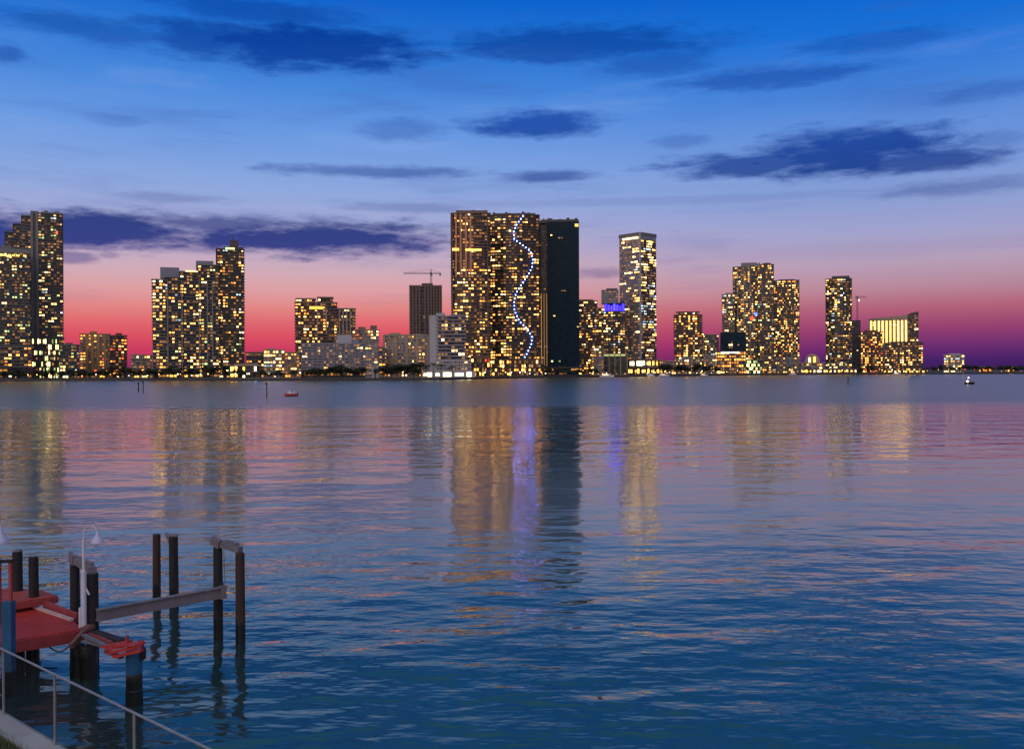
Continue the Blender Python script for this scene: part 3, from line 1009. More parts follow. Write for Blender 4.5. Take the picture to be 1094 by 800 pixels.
def leafcloud(n, lobes, size, rnd):
    b = MB()
    for _ in range(n):
        cx, cy, cz, rx, rz = rnd.choice(lobes)
        while True:
            v = Vector((rnd.uniform(-1, 1), rnd.uniform(-1, 1), rnd.uniform(-1, 1)))
            if 0.35 < v.length < 1:
                break
        c = Vector((cx + v.x * rx, cy + v.y * rx, cz + v.z * rz))
        q = Matrix.Rotation(rnd.uniform(0, 6.3), 3, 'Z') @ Matrix.Rotation(rnd.uniform(-1, 1), 3, 'X')
        s = size * rnd.uniform(0.6, 1.3)
        b.add([c + q @ Vector(t) * s for t in ((-0.5, -0.3, 0), (0.5, -0.3, 0), (0.4, 0.4, 0.1), (-0.4, 0.4, -0.1))], [(0, 1, 2, 3)])
    return b


def make_tree(seed, h, wide):
    rnd = random.Random(seed)
    t = thing('tree', 'x', 'tree', (0, -500, 0))
    b = MB()
    b.tube([(0, 0, -0.2), (0.1, 0, h * 0.3), (0.2, 0.1, h * 0.55)], [0.3, 0.22, 0.12], 6)
    for k in range(4):
        a = k * 1.6 + rnd.random()
        b.tube([(0.1, 0, h * 0.32), (math.cos(a) * wide * 0.5, math.sin(a) * wide * 0.5, h * rnd.uniform(0.55, 0.75))], [0.14, 0.05], 5)
    b.build('trunk', bark, t)
    lobes = []
    for k in range(7):
        a = rnd.uniform(0, 6.3)
        rr = rnd.uniform(0.1, 0.75) * wide
        lobes.append((math.cos(a) * rr, math.sin(a) * rr, h * rnd.uniform(0.48, 0.85), wide * rnd.uniform(0.3, 0.5), h * rnd.uniform(0.13, 0.2)))
    leafcloud(520, lobes, 0.95, rnd).build('crown', leafm, t)
    return t


def make_palm(seed, h):
    rnd = random.Random(seed)
    t = thing('palm_tree', 'x', 'palm', (0, -500, 0))
    b = MB()
    b.tube([(0, 0, -0.2), (0.3, 0, h * 0.5), (0.4, 0, h)], [0.28, 0.2, 0.17], 6)
    b.build('trunk', bark, t)
    b = MB()
    for k in range(18):
        a = k * 2.4
        up = rnd.uniform(-0.2, 0.9)
        L = rnd.uniform(2.4, 3.3)
        pts = [Vector((0.4, 0, h))]
        for j in range(1, 6):
            q = j / 5
            pts.append(Vector((0.4 + math.cos(a) * L * q, math.sin(a) * L * q, h + L * (up * q - 0.95 * q * q))))
        side = Vector((-math.sin(a), math.cos(a), 0))
        for j in range(5):
            w0, w1 = 0.55 * (1 - j / 5.5), 0.55 * (1 - (j + 1) / 5.5)
            p, q = pts[j], pts[j + 1]
            dz = Vector((0, 0, -0.25))
            b.add([p, p + side * w0 + dz, q + side * w1 + dz, q], [(0, 1, 2, 3)])
            b.add([p, q, q - side * w1 + dz, p - side * w0 + dz], [(0, 1, 2, 3)])
    b.build('crown', leafm, t)
    return t


TREES = [make_tree(3, 9, 5.0), make_tree(8, 11, 5.5), make_tree(14, 8, 6.0)]
PALMS = [make_palm(5, 8.5), make_palm(6, 10.5)]
for t in TREES + PALMS:
    kids(t)
used_first = set()


def plant(kind, x, dy, sc, label, group):
    src = random.choice(TREES if kind == 'tree' else PALMS)
    if src.name not in used_first:
        used_first.add(src.name)
        o = src
    else:
        o = copytree(src)
    p = at(x, 398, shore(x) + dy)
    o.location = (p.x, p.y, GZ)
    o.rotation_euler = (0, 0, random.uniform(0, 6.28))
    o.scale = (sc * random.uniform(0.9, 1.2), sc * random.uniform(0.9, 1.2), sc)
    tag(o, label, 'tree' if kind == 'tree' else 'palm', group)


GR = [  # x range, kind, how many, size, place
    (2, 84, 'tree', 11, 0.85, 'dark shoreline tree below the two towers at the cropped edge', 'trees below the two edge towers'),
    (84, 162, 'tree', 14, 1.0, 'dark shoreline tree in front of the ochre block', 'trees in front of the ochre block'),
    (164, 240, 'tree', 12, 1.05, 'dark shoreline tree at the foot of the stepped tower complex', 'trees at the foot of the stepped complex'),
    (244, 320, 'tree', 6, 0.75, 'small shoreline tree among the low cream buildings', 'trees among the low cream buildings'),
    (324, 392, 'tree', 9, 1.0, 'dark round tree under the balconies of the blue-grey slab', 'trees under the blue-grey slab'),
    (407, 450, 'tree', 9, 1.15, 'dark full tree in front of the beige slab', 'trees in front of the beige slab'),
    (440, 508, 'palm', 8, 1.0, 'palm by the bright white terrace', 'palms by the white terrace'),
    (508, 585, 'palm', 9, 1.0, 'palm along the golden podium of the serpent-lit tower', 'palms along the golden podium'),
    (584, 640, 'tree', 8, 0.8, 'dark tree at the foot of the almost black tower', 'trees at the foot of the black tower'),
    (640, 720, 'palm', 9, 0.9, 'palm by the gold-lit quay of the mirror-sided tower', 'palms by the gold-lit quay'),
    (700, 768, 'tree', 11, 1.15, 'dark tree in front of the pale villa block', 'trees in front of the villa block'),
    (800, 856, 'palm', 7, 0.9, 'palm under the round-topped and square towers', 'palms under the tower cluster'),
    (858, 990, 'palm', 12, 0.85, 'palm along the lit restaurant shore', 'palms along the restaurant shore'),
    (915, 945, 'tree', 4, 0.9, 'dark tree at the foot of the amber terraces', 'trees at the foot of the amber terraces'),
    (988, 1110, 'tree', 24, 0.95, 'dark tree on the low far shore', 'trees on the low far shore'),
]
for x0, x1, kind, n, sc, lab, grp in GR:
    for i in range(n):
        x = x0 + (x1 - x0) * (i + random.uniform(0.15, 0.85)) / n
        front = 20 if x1 > 590 or x0 < 320 else 14
        plant(kind, x, random.uniform(4, front), sc * random.uniform(0.75, 1.2), lab, grp)

# promenade lamps
pole = surf('lamp_pole', (0.06, 0.06, 0.06), 0.5, 0.1)
LW = lamp('lamp_warm', (1.0, 0.46, 0.11), 6.0, 0.6, True)
LC = lamp('lamp_white', (1.0, 0.88, 0.62), 8.0, 0.5, True)
LR = lamp('lamp_red', (1.0, 0.10, 0.05), 3.0, 0.5, True)


def make_lamp(m, name):
    t = thing(name, 'x', 'street lamp', (0, -500, 0))
    b = MB()
    b.tube([(0, 0, 0), (0, 0, 3.6)], [0.12, 0.07], 6)
    b.build('pole', pole, t)
    bm = bmesh.new()
    bmesh.ops.create_icosphere(bm, subdivisions=1, radius=0.48)
    me = bpy.data.meshes.new('lantern')
    bm.to_mesh(me)
    me.materials.append(m)
    link('lantern', me, t).location = (0, 0, 4.0)
    return t


LAMPS = {'warm': make_lamp(LW, 'street_lamp'), 'white': make_lamp(LC, 'street_lamp'), 'red': make_lamp(LR, 'street_lamp')}
for t in LAMPS.values():
    kids(t)
first = set()
for x0, x1, n, kinds, lab, grp in [
    (4, 160, 17, ['warm', 'warm', 'white'], 'small promenade lamp glowing between the trees left of the stepped complex', 'lamps between the trees of the west shore'),
    (164, 320, 17, ['warm', 'warm', 'white'], 'small warm promenade lamp below the stepped complex and cream low-rises', 'lamps below the stepped complex'),
    (448, 510, 8, ['white', 'white', 'warm'], 'bright lamp on the quay of the white terrace', 'lamps by the white terrace'),
    (510, 585, 13, ['warm', 'white'], 'lamp on the quay below the serpent-lit tower', 'lamps below the serpent-lit tower'),
    (625, 720, 15, ['warm', 'white'], 'lamp on the gold-lit quay of the mirror-sided tower', 'lamps on the gold-lit quay'),
    (724, 800, 7, ['warm', 'white'], 'lamp on the quay below the lattice of lit floors', 'lamps below the lattice of lit floors'),
    (800, 992, 32, ['warm', 'warm', 'white', 'warm'], 'lamp on the restaurant shore below the towers', 'lamps on the restaurant shore'),
    (1000, 1100, 9, ['warm', 'red'], 'faint lamp between dark trees of the low far shore', 'lamps on the low far shore'),
]:
    for i in range(n):
        kd = random.choice(kinds)
        src = LAMPS[kd]
        if kd in first:
            o = copytree(src)
        else:
            first.add(kd)
            o = src
        x = x0 + (x1 - x0) * (i + random.uniform(0.1, 0.9)) / n
        p = at(x, 398, shore(x) + random.choice([1.5, 2.0, 2.5, 3]))
        o.location = (p.x, p.y, GZ)
        o.scale = (1, 1, random.choice([0.45, 0.7, 1.0]))
        tag(o, lab, 'street lamp', grp)
for kd, o in LAMPS.items():
    if kd not in first:
        for c in KIDS[o.name]:
            bpy.data.objects.remove(c)
        bpy.data.objects.remove(o)

# boats
hullw = surf('boat_white', (0.7, 0.68, 0.66), 0.35, 0.05, 1)
hullr = surf('boat_red', (0.45, 0.05, 0.04), 0.4, 0.1, 1)
dglass = surf('boat_glass', (0.02, 0.02, 0.025), 0.1, 0.1, 1)


def hull(b, L, W, z0, z1, mi=0):
    n = 9
    sec = []
    for i in range(n):
        t = i / (n - 1)
        w = W / 2 * (1 - max(0, (t - 0.45) / 0.55) ** 2.2)
        x = -L / 2 + L * t
        zt = z1 + 0.25 * (z1 - z0) * t * t
        sec.append([(x, -w, zt), (x, -w * 0.75, z0 + 0.1), (x, 0, z0 - 0.25), (x, w * 0.75, z0 + 0.1), (x, w, zt)])
    vs = [v for r in sec for v in r]
    fs = []
    for i in range(n - 1):
        for j in range(4):
            fs.append((i * 5 + j, (i + 1) * 5 + j, (i + 1) * 5 + j + 1, i * 5 + j + 1))
        fs.append((i * 5, i * 5 + 4, (i + 1) * 5 + 4, (i + 1) * 5))
    fs.append((4, 3, 2, 1, 0))
    b.add(vs, fs, mi)


def yacht(px, dy, L, label, rz=0.0):
    p = at(px, 398, shore(px) - dy)
    t = thing('motor_yacht', label, 'boat', (p.x, p.y, 0.15), rz - math.atan2(p.x, p.y))
    b = MB()
    hull(b, L, L * 0.28, 0, L * 0.11)
    b.build('hull', hullw, t)
    b = MB()
    b.prism([(-L * .32, -L * .1), (L * .12, -L * .1), (L * .22, 0), (L * .12, L * .1), (-L * .32, L * .1)], L * 0.1, L * 0.2)
    b.prism([(-L * .26, -L * .08), (L * .02, -L * .08), (L * .08, 0), (L * .02, L * .08), (-L * .26, L * .08)], L * 0.201, L * 0.25)
    b.build('cabin', hullw, t)
    b = MB()
    b.box((-L * .28, -L * .104, L * .14), (L * .1, -L * .1 - .002, L * .175))
    b.build('window', CREAM, t)
    b = MB()
    b.bar((-L * .1, 0, L * .25), (-L * .14, 0, L * .36), 0.12, 0.12)
    b.build('mast', hullw, t)
    return t


yacht(648, 7, 15, 'large white motor yacht moored below the tower with a blue band', 0.1)
yacht(694, 6, 11, 'white motor boat moored at the gold-lit quay below the mirror-sided tower', 3.0)
yacht(709, 8, 12, 'white cabin boat moored beyond the gold-lit quay near the clubhouse', 0.2)
yacht(752, 6, 9, 'small white boat moored before the dark trees by the villa block', 0.15)
yacht(847, 6, 9, 'small white boat moored under the square dark tower', 3.1)
yacht(958, 8, 9, 'white boat moored at the waterside pavilion with bright lamps', 0.1)


def person(name, label, loc, rz, col, seated=True):
    """one continuous seated figure grown over joints"""
    J = [(0, 0, 0.45), (0, 0, 0.72), (0, 0.02, 1.0), (0, 0.0, 1.12), (0, -0.02, 1.27),
         (0.19, 0, 0.98), (0.25, -0.12, 0.74), (0.2, -0.34, 0.74), (-0.19, 0, 0.98), (-0.25, -0.12, 0.74), (-0.2, -0.34, 0.74),
         (0.11, -0.02, 0.42), (0.13, -0.42, 0.46), (0.13, -0.45, 0.03), (-0.11, -0.02, 0.42), (-0.13, -0.42, 0.46), (-0.13, -0.45, 0.03),
         (0.13, -0.6, 0.0), (-0.13, -0.6, 0.0)]
    E = [(0, 1), (1, 2), (2, 3), (3, 4), (2, 5), (5, 6), (6, 7), (2, 8), (8, 9), (9, 10), (0, 11), (11, 12), (12, 13), (0, 14), (14, 15), (15, 16), (13, 17), (16, 18)]
    Rr = [.15, .14, .15, .06, .11, .07, .05, .04, .07, .05, .04, .1, .075, .05, .1, .075, .05, .045, .045]
    me = bpy.data.meshes.new('person')
    me.from_pydata(J, E, [])
    skin_l = me.skin_vertices.new() if hasattr(me.skin_vertices, 'new') and not me.skin_vertices else None
    o = link(name, me)
    o.location = loc
    o.rotation_euler = (0, 0, rz)
    m = o.modifiers.new('Skin', 'SKIN')
    if me.skin_vertices:
        for i, r in enumerate(Rr):
            me.skin_vertices[0].data[i].radius = (r, r)
    o.modifiers.new('Sub', 'SUBSURF').levels = 1
    me.materials.append(col)
    tag(o, label, 'person')
    return o


# the red boat with its helmsman
p = on(311, 423.2, 0.0)
rzb = -math.atan2(p.x, p.y)
t = thing('motorboat', 'small red motorboat with white bow and cabin crossing the bay', 'boat', (p.x, p.y, 0.12), rzb + PI)
t.scale = (0.75, 0.75, 0.8)
b = MB(); hull(b, 5.0, 1.9, 0, 0.75); b.build('hull', hullr, t)
b = MB(); b.prism([(-0.2, -0.6), (1.0, -0.5), (1.4, 0), (1.0, 0.5), (-0.2, 0.6)], 0.6, 1.25); b.build('cabin', hullw, t)
b = MB(); b.bar((0.35, -0.55, 1.25), (0.75, -0.45, 0.95 + 0.8), 0.06, 0.5); b.bar((0.35, 0.55, 1.25), (0.75, 0.45, 1.75), 0.06, 0.5); b.bar((0.1, 0, 1.8), (1.0, 0, 1.8), 1.1, 0.08); b.build('canopy', hullw, t)
b = MB(); b.box((-2.75, -0.25, 0.1), (-2.35, 0.25, 1.05)); b.bar((-2.6, 0, 0.3), (-2.6, 0, -0.3), 0.12, 0.12); b.build('outboard_motor', dglass, t)
wm = surf('white_shirt', (0.75, 0.74, 0.72), 0.8, 0.05)
q = Matrix.Rotation(rzb + PI, 3, 'Z') @ Vector((-0.9, 0, 0.30))
person('person', 'person in white seated at the helm of the red motorboat', (p.x + q.x, p.y + q.y, 0.12 + 0.3), rzb + PI + PI / 2, wm)

p = on(1036, 410.5, 0.0)
rzb = -math.atan2(p.x, p.y)
t = thing('motorboat', 'dark little boat showing a bright white stern light on the open water', 'boat', (p.x, p.y, 0.12), rzb + 0.4)
b = MB(); hull(b, 4.2, 1.8, 0, 0.8); b.build('hull', dglass, t)
b = MB(); b.prism([(-0.8, -0.6), (0.6, -0.5), (1.0, 0), (0.6, 0.5), (-0.8, 0.6)], 0.6, 1.5); b.build('cabin', surf('boat_grey', (0.2, 0.17, 0.18), 0.5), t)
b = MB(); b.tube([(-0.5, 0, 1.5), (-0.5, 0, 2.6)], 0.05, 6); b.build('mast', dglass, t)
bm = bmesh.new(); bmesh.ops.create_icosphere(bm, subdivisions=2, radius=0.42); me = bpy.data.meshes.new('stern_light'); bm.to_mesh(me); me.materials.append(LC)
link('stern_light', me, t).location = (-1.3, -0.9, 1.2)
bm = bmesh.new(); bmesh.ops.create_icosphere(bm, subdivisions=2, radius=0.25); me = bpy.data.meshes.new('mast_light'); bm.to_mesh(me); me.materials.append(LC)
link('mast_light', me, t).location = (-0.5, 0, 2.75)

# channel markers
mk = surf('marker_wood', (0.035, 0.03, 0.03), 0.9, 0.3)
for px, y0, y1, w, lab in [(148, 408.5, 418.5, 0.45, 'shorter thick channel marker post of a close pair off the tree-lined shore'),
                           (153, 407.0, 419.5, 0.3, 'taller slim channel marker post of a close pair off the tree-lined shore'),
                           (285, 407.5, 424.5, 0.3, 'single slim channel marker post near the red motorboat'),
                           (906, 403, 411.5, 0.35, 'lone channel marker post off the restaurant shore')]:
    p = on(px, y1, 0)
    h = at(px, y0, p.y).z
    t = thing('channel_marker', lab, 'marker post', (p.x, p.y, 0))
    b = MB(); b.tube([(0, 0, -2), (0, 0, h * 0.5), (0.02, 0, h)], [w / 2, w / 2, w / 2.2], 9); b.build('post', mk, t)
    b = MB(); b.bar((-0.3, -w / 2 - 0.03, h * 0.86), (0.3, -w / 2 - 0.03, h * 0.86), 0.03, 0.45); b.build('board', mk, t)
# ------------------------------------------------------------------ the dock
def pilemat(name, top, low=(0.007, 0.008, 0.008), line=0.55):
    """creosoted timber: wet and overgrown near the water, weathered above"""
    m, nt, pb = newmat(name)
    tc = nt.n('ShaderNodeTexCoord').outputs['Object']
    g = nt.noise(nt.vmath('MULTIPLY', tc, (14, 14, 1.2)), 1.0, 6, 0.65)[0]
    big = nt.noise(tc, 1.6, 4, 0.6)[0]
    c = nt.ramp(g, [(0.25, tuple(x * 0.45 for x in top)), (0.55, top), (0.8, tuple(x * 1.9 for x in top))])
    sep = nt.n('ShaderNodeSeparateXYZ')
    nt.l(tc, sep.inputs[0])
    zz = nt.math('ADD', sep.outputs[2], nt.math('MULTIPLY', nt.math('SUBTRACT', big, 0.5), 0.5))
    k = nt.smooth(zz, line - 0.08, line + 0.12)
    c = nt.mix(k, low, c)
    nt.l(c, pb.inputs['Base Color'])
    nt.l(nt.smooth(zz, line - 0.1, line + 0.2, 0.35, 0.85), pb.inputs['Roughness'])
    bm = nt.n('ShaderNodeBump')
    bm.inputs['Strength'].default_value = 0.7
    bm.inputs['Distance'].default_value = 0.015
    nt.l(g, bm.inputs['Height'])
    nt.l(bm.outputs[0], pb.inputs['Normal'])
    return m


PILE = pilemat('creosote_timber', (0.017, 0.013, 0.0115))
PILEB = pilemat('brown_timber', (0.046, 0.021, 0.014))
WOOD = surf('weathered_grey_wood', (0.17, 0.145, 0.15), 0.85, 0.45, 3, stretch=(1, 1, 6), bump=0.5, spots=((0.04, 0.035, 0.035), 0.62))
GREYB = surf('galvanised_beam', (0.19, 0.165, 0.17), 0.55, 0.25, 2.2, bump=0.3, spots=((0.12, 0.08, 0.07), 0.63), metal=0.2)
RED = surf('red_deck_paint', (0.43, 0.032, 0.022), 0.62, 0.22, 2.2, stretch=(1, 1, 1), bump=0.25, spots=((0.30, 0.10, 0.075), 0.66))
REDD = surf('old_red_paint', (0.30, 0.04, 0.04), 0.7, 0.35, 4, bump=0.4, spots=((0.10, 0.05, 0.04), 0.6))
BLUEP = surf('blue_pile_paint', (0.015, 0.095, 0.19), 0.55, 0.35, 3, bump=0.3, spots=((0.03, 0.035, 0.045), 0.62))
WHITEP = surf('white_lamp_paint', (0.60, 0.56, 0.60), 0.5, 0.15, 5, spots=((0.22, 0.16, 0.15), 0.7))
BLACK = surf('black_cable', (0.01, 0.01, 0.012), 0.6, 0.1)
STEEL = surf('galvanised_fence', (0.30, 0.285, 0.28), 0.45, 0.25, 6, metal=0.5, spots=((0.2, 0.11, 0.07), 0.68))


def pile_mesh(b, x, y, h, r, low=-2.5, lean=0.0, n=14, mi=0, seed=0):
    rnd = random.Random(seed)
    zs = [low, 0, 0.3, h * 0.5, h - 0.03, h]
    rs = [r * 1.05, r * 1.05, r * 1.04, r, r * 0.97, r * 0.9]
    b.tube([(x + lean * z, y + rnd.uniform(-.004, .004), z) for z in zs], rs, n, mi)


def piling(px, yw, yt, wpx, label, mat, lean=0.0, cap=False):
    p = on(px, yw, 0)
    h = at(px, yt, p.y).z
    r = wpx * p.y / F / 2
    t = thing('piling', label, 'piling', (p.x, p.y, 0))
    b = MB()
    pile_mesh(b, 0, 0, h, r, lean=lean, seed=int(px))
    b.build('post', mat, t, smooth=False)
    return t, p, h, r


piling(167.5, 643, 570.5, 8.2, 'slim brown piling standing free, farthest out from the dock', PILEB, 0.004)
t, p, h, r = piling(186, 648, 573, 9.6, 'dark piling with a splintered top right beside the slim brown one', PILE, -0.004)
b = MB()
b.bar((-r * 0.6, 0, h - 0.22), (-r * 1.7, -0.02, h + 0.12), 0.05, 0.09)
b.bar((-r * 1.5, 0, h + 0.05), (r * 0.9, 0.0, h + 0.03), 0.12, 0.05)
b.build('splinter', WOOD, t)
t, p, h, r = piling(19.2, 682, 588.5, 10.2, 'taller of two dark pilings behind the raised red platform', PILE)
b = MB(); b.tube([(0, 0, h), (0, 0, h + 0.05)], [r * 1.02, r * 0.8], 14); b.build('cap', WOOD, t)
piling(36.4, 690, 594.5, 10.0, 'shorter of two dark pilings behind the raised red platform', PILE)

def boarded(m, ang, pitch=0.14):
    # faint gaps between painted boards
    nt = NT(m.node_tree)
    pb = m.node_tree.nodes['Principled BSDF']
    src = pb.inputs['Base Color'].links[0].from_socket
    sp = nt.n('ShaderNodeSeparateXYZ')
    nt.l(nt.n('ShaderNodeTexCoord').outputs['Object'], sp.inputs[0])
    u = nt.math('ADD', nt.math('MULTIPLY', sp.outputs[0], math.cos(ang) / pitch), nt.math('MULTIPLY', sp.outputs[1], math.sin(ang) / pitch))
    fr = nt.math('FRACT', u)
    gap = nt.smooth(nt.math('ABSOLUTE', nt.math('SUBTRACT', fr, 0.5)), 0.44, 0.49)
    wn = nt.n('ShaderNodeTexWhiteNoise', noise_dimensions='1D')
    nt.l(nt.math('FLOOR', u), wn.inputs['W'])
    tone = nt.mix(nt.math('MULTIPLY', wn.outputs['Value'], 0.35), src, (0.25, 0.04, 0.04))
    nt.l(nt.mix(nt.math('MULTIPLY', gap, 0.75), tone, (0.05, 0.02, 0.02)), pb.inputs['Base Color'])
    pb.inputs['Specular IOR Level'].default_value = 0.2


# boat lift: two pairs of piles with cap beams and the cradle beam hung between them
o0 = on(170, 690, 0)
lift = thing('boat_lift', 'wrecked boat lift of four dark piles with a grey beam hung between them', 'boat lift', (o0.x, o0.y, 0))
OFF = Vector((o0.x, o0.y, 0))
top = {}
for px, yw, yt, w, m in ((80.5, 697, 602, 10, PILE), (99.5, 714, 612, 12, PILE), (233.3, 682, 584, 9.8, PILE), (257, 687, 590, 10, PILEB)):
    p = on(px, yw, 0)
    h = at(px, yt, p.y).z
    b = MB()
    pile_mesh(b, p.x - OFF.x, p.y - OFF.y, h, w * p.y / F / 2, seed=int(px))
    b.build('pile', m, lift)
    top[px] = Vector((p.x, p.y, h)) - OFF
for a, c, over, under in ((80.5, 99.5, 0.25, 0.05), (233.3, 257, 0.16, 0.02)):
    A_, B_ = top[a], top[c]
    d = (B_ - A_).normalized()
    b = MB()
    b.bar(A_ - d * over + Vector((0, 0, 0.11)), B_ + d * under + Vector((0, 0, 0.07)), 0.17, 0.15)
    b.bar(A_ - d * (over + .02) + Vector((0.0, -0.1, 0.17)), A_ + d * 0.12 + Vector((0, -0.1, 0.10)), 0.08, 0.24)
    b.bar(A_ + d * 0.3 + Vector((0, 0.06, 0.2)), B_ - d * 0.1 + Vector((0, 0.06, 0.19)), 0.07, 0.06)
    b.build('cap_beam', WOOD, lift)
Pa = at(103, 657, 22.0) - OFF
Pb = at(241.5, 631.5, 24.2) - OFF
d = (Pb - Pa).normalized()
b = MB()
b.bar(Pa, Pb, 0.02, 0.26)
b.bar(Pa + Vector((0, 0, .125)), Pb + Vector((0, 0, .125)), 0.16, 0.03)
b.bar(Pa - Vector((0, 0, .125)), Pb - Vector((0, 0, .125)), 0.16, 0.03)
b.bar(Pb - d * 0.16 + Vector((0, -.03, 0)), Pb + Vector((0, -.03, 0)), 0.12, 0.34)
b.build('cradle_beam', GREYB, lift)
b = MB()
ce = Pb + Vector((-0.02, -.03, .15))
b.tube([(ce.x, ce.y, ce.z), (ce.x - 0.04, ce.y + 0.05, top[233.3].z + 0.1)], 0.012, 6)
b.build('cable', WOOD, lift)
b = MB()
b.tube([ce + Vector((-0.09, 0, 0)), ce + Vector((-0.09, 0, 0.1))], 0.05, 8)
b.build('pulley', BLACK, lift)

# the red dock
p0 = on(65, 675, 1.0)
dock = thing('dock', 'broken red-painted dock of two levels on black piles with a blue corner post', 'dock', (p0.x, p0.y, 0))
D0 = Vector((p0.x, p0.y, 0))


def dk(px, py, z):
    return on(px, py, z) - D0


def slab(b, pts, z0, z1, mi=0):
    b.prism([(p.x, p.y) for p in pts], z0, z1, mi)


Z1 = 1.0
A_ = dk(90, 671, Z1); B_ = dk(65.5, 675.5, Z1); C_ = dk(14, 683.5, Z1)
Dl = C_ + (C_ - B_).normalized() * 4.5
F_ = dk(33, 648, Z1); E_ = F_ + Vector((-5.5, 0.5, 0)); Am = dk(77, 663, Z1)
b = MB()
slab(b, [Dl, C_, B_, A_, Am, F_, E_], Z1 - 0.05, Z1)
REDB = surf('red_deck_boards', (0.43, 0.030, 0.020), 0.68, 0.24, 2.2, bump=0.25, spots=((0.30, 0.10, 0.075), 0.64))
boarded(REDB, math.radians(40))
b.build('deck_platform', REDB, dock)
b = MB()
for u, v in ((Dl, B_ + (B_ - C_).normalized() * 0.0), (B_, A_)):
    n = Vector((v.y - u.y, -(v.x - u.x), 0)).normalized()
    b.bar(u + n * 0.035 + Vector((0, 0, -.15)), v + n * 0.035 + Vector((0, 0, -.15)), 0.06, 0.25)
b.build('fascia_board', REDD, dock)
for k in range(9):
    u, v = B_.lerp(Dl, k / 9 + 0.03), A_.lerp(E_, k / 9 + 0.03)
    v = u + (v - u) * 0.8
    b = MB()
    b.bar(u + Vector((0, 0.15, -0.16)), v + Vector((0, 0, -0.16)), 0.07, 0.2)
    b.build('added_joist', PILE, dock)  # unseen dark joists added to deepen the deck's reflection
b = MB()
b.bar(F_ + Vector((0, 0, 0.03)), Am + Vector((0, 0, 0.03)), 0.09, 0.06)
b.build('edge_strip', surf('bleached_board', (0.50, 0.33, 0.30), 0.8, 0.25, 4), dock)
Z2 = 1.27
b = MB()
U = [dk(14, 643.5, Z2), dk(61.5, 636, Z2), dk(41, 628.8, Z2), dk(0, 632.5, Z2) + Vector((-3, 0.3, 0)), dk(14, 643.5, Z2) + Vector((-3.2, -0.9, 0))]
slab(b, U, Z2 - 0.05, Z2)
REDW = surf('worn_red_paint', (0.40, 0.070, 0.048), 0.7, 0.3, 2.5, bump=0.3, spots=((0.27, 0.15, 0.12), 0.58))
boarded(REDW, math.radians(105))
b.build('upper_platform', REDW, dock)
b = MB()
for u, v in ((U[4], U[0]), (U[0], U[1]), (U[1], U[2])):
    b.bar(u + Vector((0, 0.0, -.115)), v + Vector((0, 0.0, -.115)), 0.05, 0.13)
b.build('upper_fascia', REDD, dock)
b = MB()
b.bar(dk(48, 646, 1.08), dk(83, 660, 1.0), 0.09, 0.22)
b.build('back_beam', REDD, dock)
b = MB()
b.bar(dk(76, 690, 0.80), dk(95, 669, 1.06), 0.09, 0.12)
b.bar(dk(88, 673, 1.03), dk(98, 668.5, 1.06), 0.22, 0.08)
b.build('brace', surf('bare_brown_board', (0.16, 0.07, 0.05), 0.8, 0.3, 4), dock)
for px, yw, w, zt in ((22, 716, 9, 0.78), (35, 719, 13, 0.78), (83, 722, 15, 0.74), (95, 724, 17, 0.74), (-30, 735, 12, 0.78)):
    p = dk(px, yw, 0)
    b = MB()
    pile_mesh(b, p.x, p.y, zt, w * (p.y + D0.y) / F / 2, seed=int(px) + 50)
    b.build('pile', PILE, dock)
q = at(9.3, 690, 20.3) - D0
zt = at(9.3, 642, 20.3).z
b = MB()
b.box((q.x - 0.105, q.y - 0.1, 0.55), (q.x + 0.105, q.y + 0.1, zt))
b.build('corner_post', BLUEP, dock)
b = MB()
b.box((q.x - 0.11, q.y - 0.105, -2), (q.x + 0.11, q.y + 0.105, 0.548))
b.build('post_foot', PILE, dock)
b = MB()
b.bar((q.x - 0.16, q.y - 0.05, zt - 0.5), (q.x - 0.16, q.y - 0.05, zt + 0.92), 0.055, 0.055)
b.bar((q.x + 0.05, q.y + 0.0, zt), (q.x + 0.05, q.y + 0.0, zt + 0.84), 0.06, 0.06)
b.build('railing_post', REDD, dock)
b = MB()
b.bar((q.x - 2.5, q.y - 0.5, zt + 0.88), (q.x + 0.1, q.y + 0.02, zt + 0.87), 0.1, 0.06)
b.build('railing_top', PILE, dock)
b = MB()
u, v = dk(51, 689, 0.75), dk(76, 688, 0.8)
b.tube([u.lerp(v, k / 8) + Vector((0, 0, -0.16 * math.sin(PI * k / 8))) for k in range(9)] + [v + Vector((0, -.02, -0.3)), v + Vector((0.01, -.02, -0.65))], 0.016, 6)
b.build('hanging_cable', BLACK, dock)

# broken outer walkway on its blue-collared pile
p0 = on(143.5, 752, 0)
walk = thing('broken_walkway', 'collapsed end of a walkway, splintered grey and red boards sagging onto a blue-topped pile', 'walkway', (p0.x, p0.y, 0))
W0 = Vector((p0.x, p0.y, 0))
zt = at(143.5, 695, p0.y).z
r = 17 * p0.y / F / 2
b = MB(); pile_mesh(b, 0, 0, 0.66, r, seed=5); b.build('pile', PILEB, walk)
b = MB(); b.tube([(0, 0, 0.662), (0, 0, zt)], [r * 1.0, r * 0.98], 16); b.build('blue_collar', BLUEP, walk)
b = MB(); b.box((r * 0.85, -0.08, 0.95), (r * 1.35, 0.08, zt + 0.06)); b.build('cleat', BLACK, walk)


def wk(px, py, z):
    return on(px, py, z) - W0


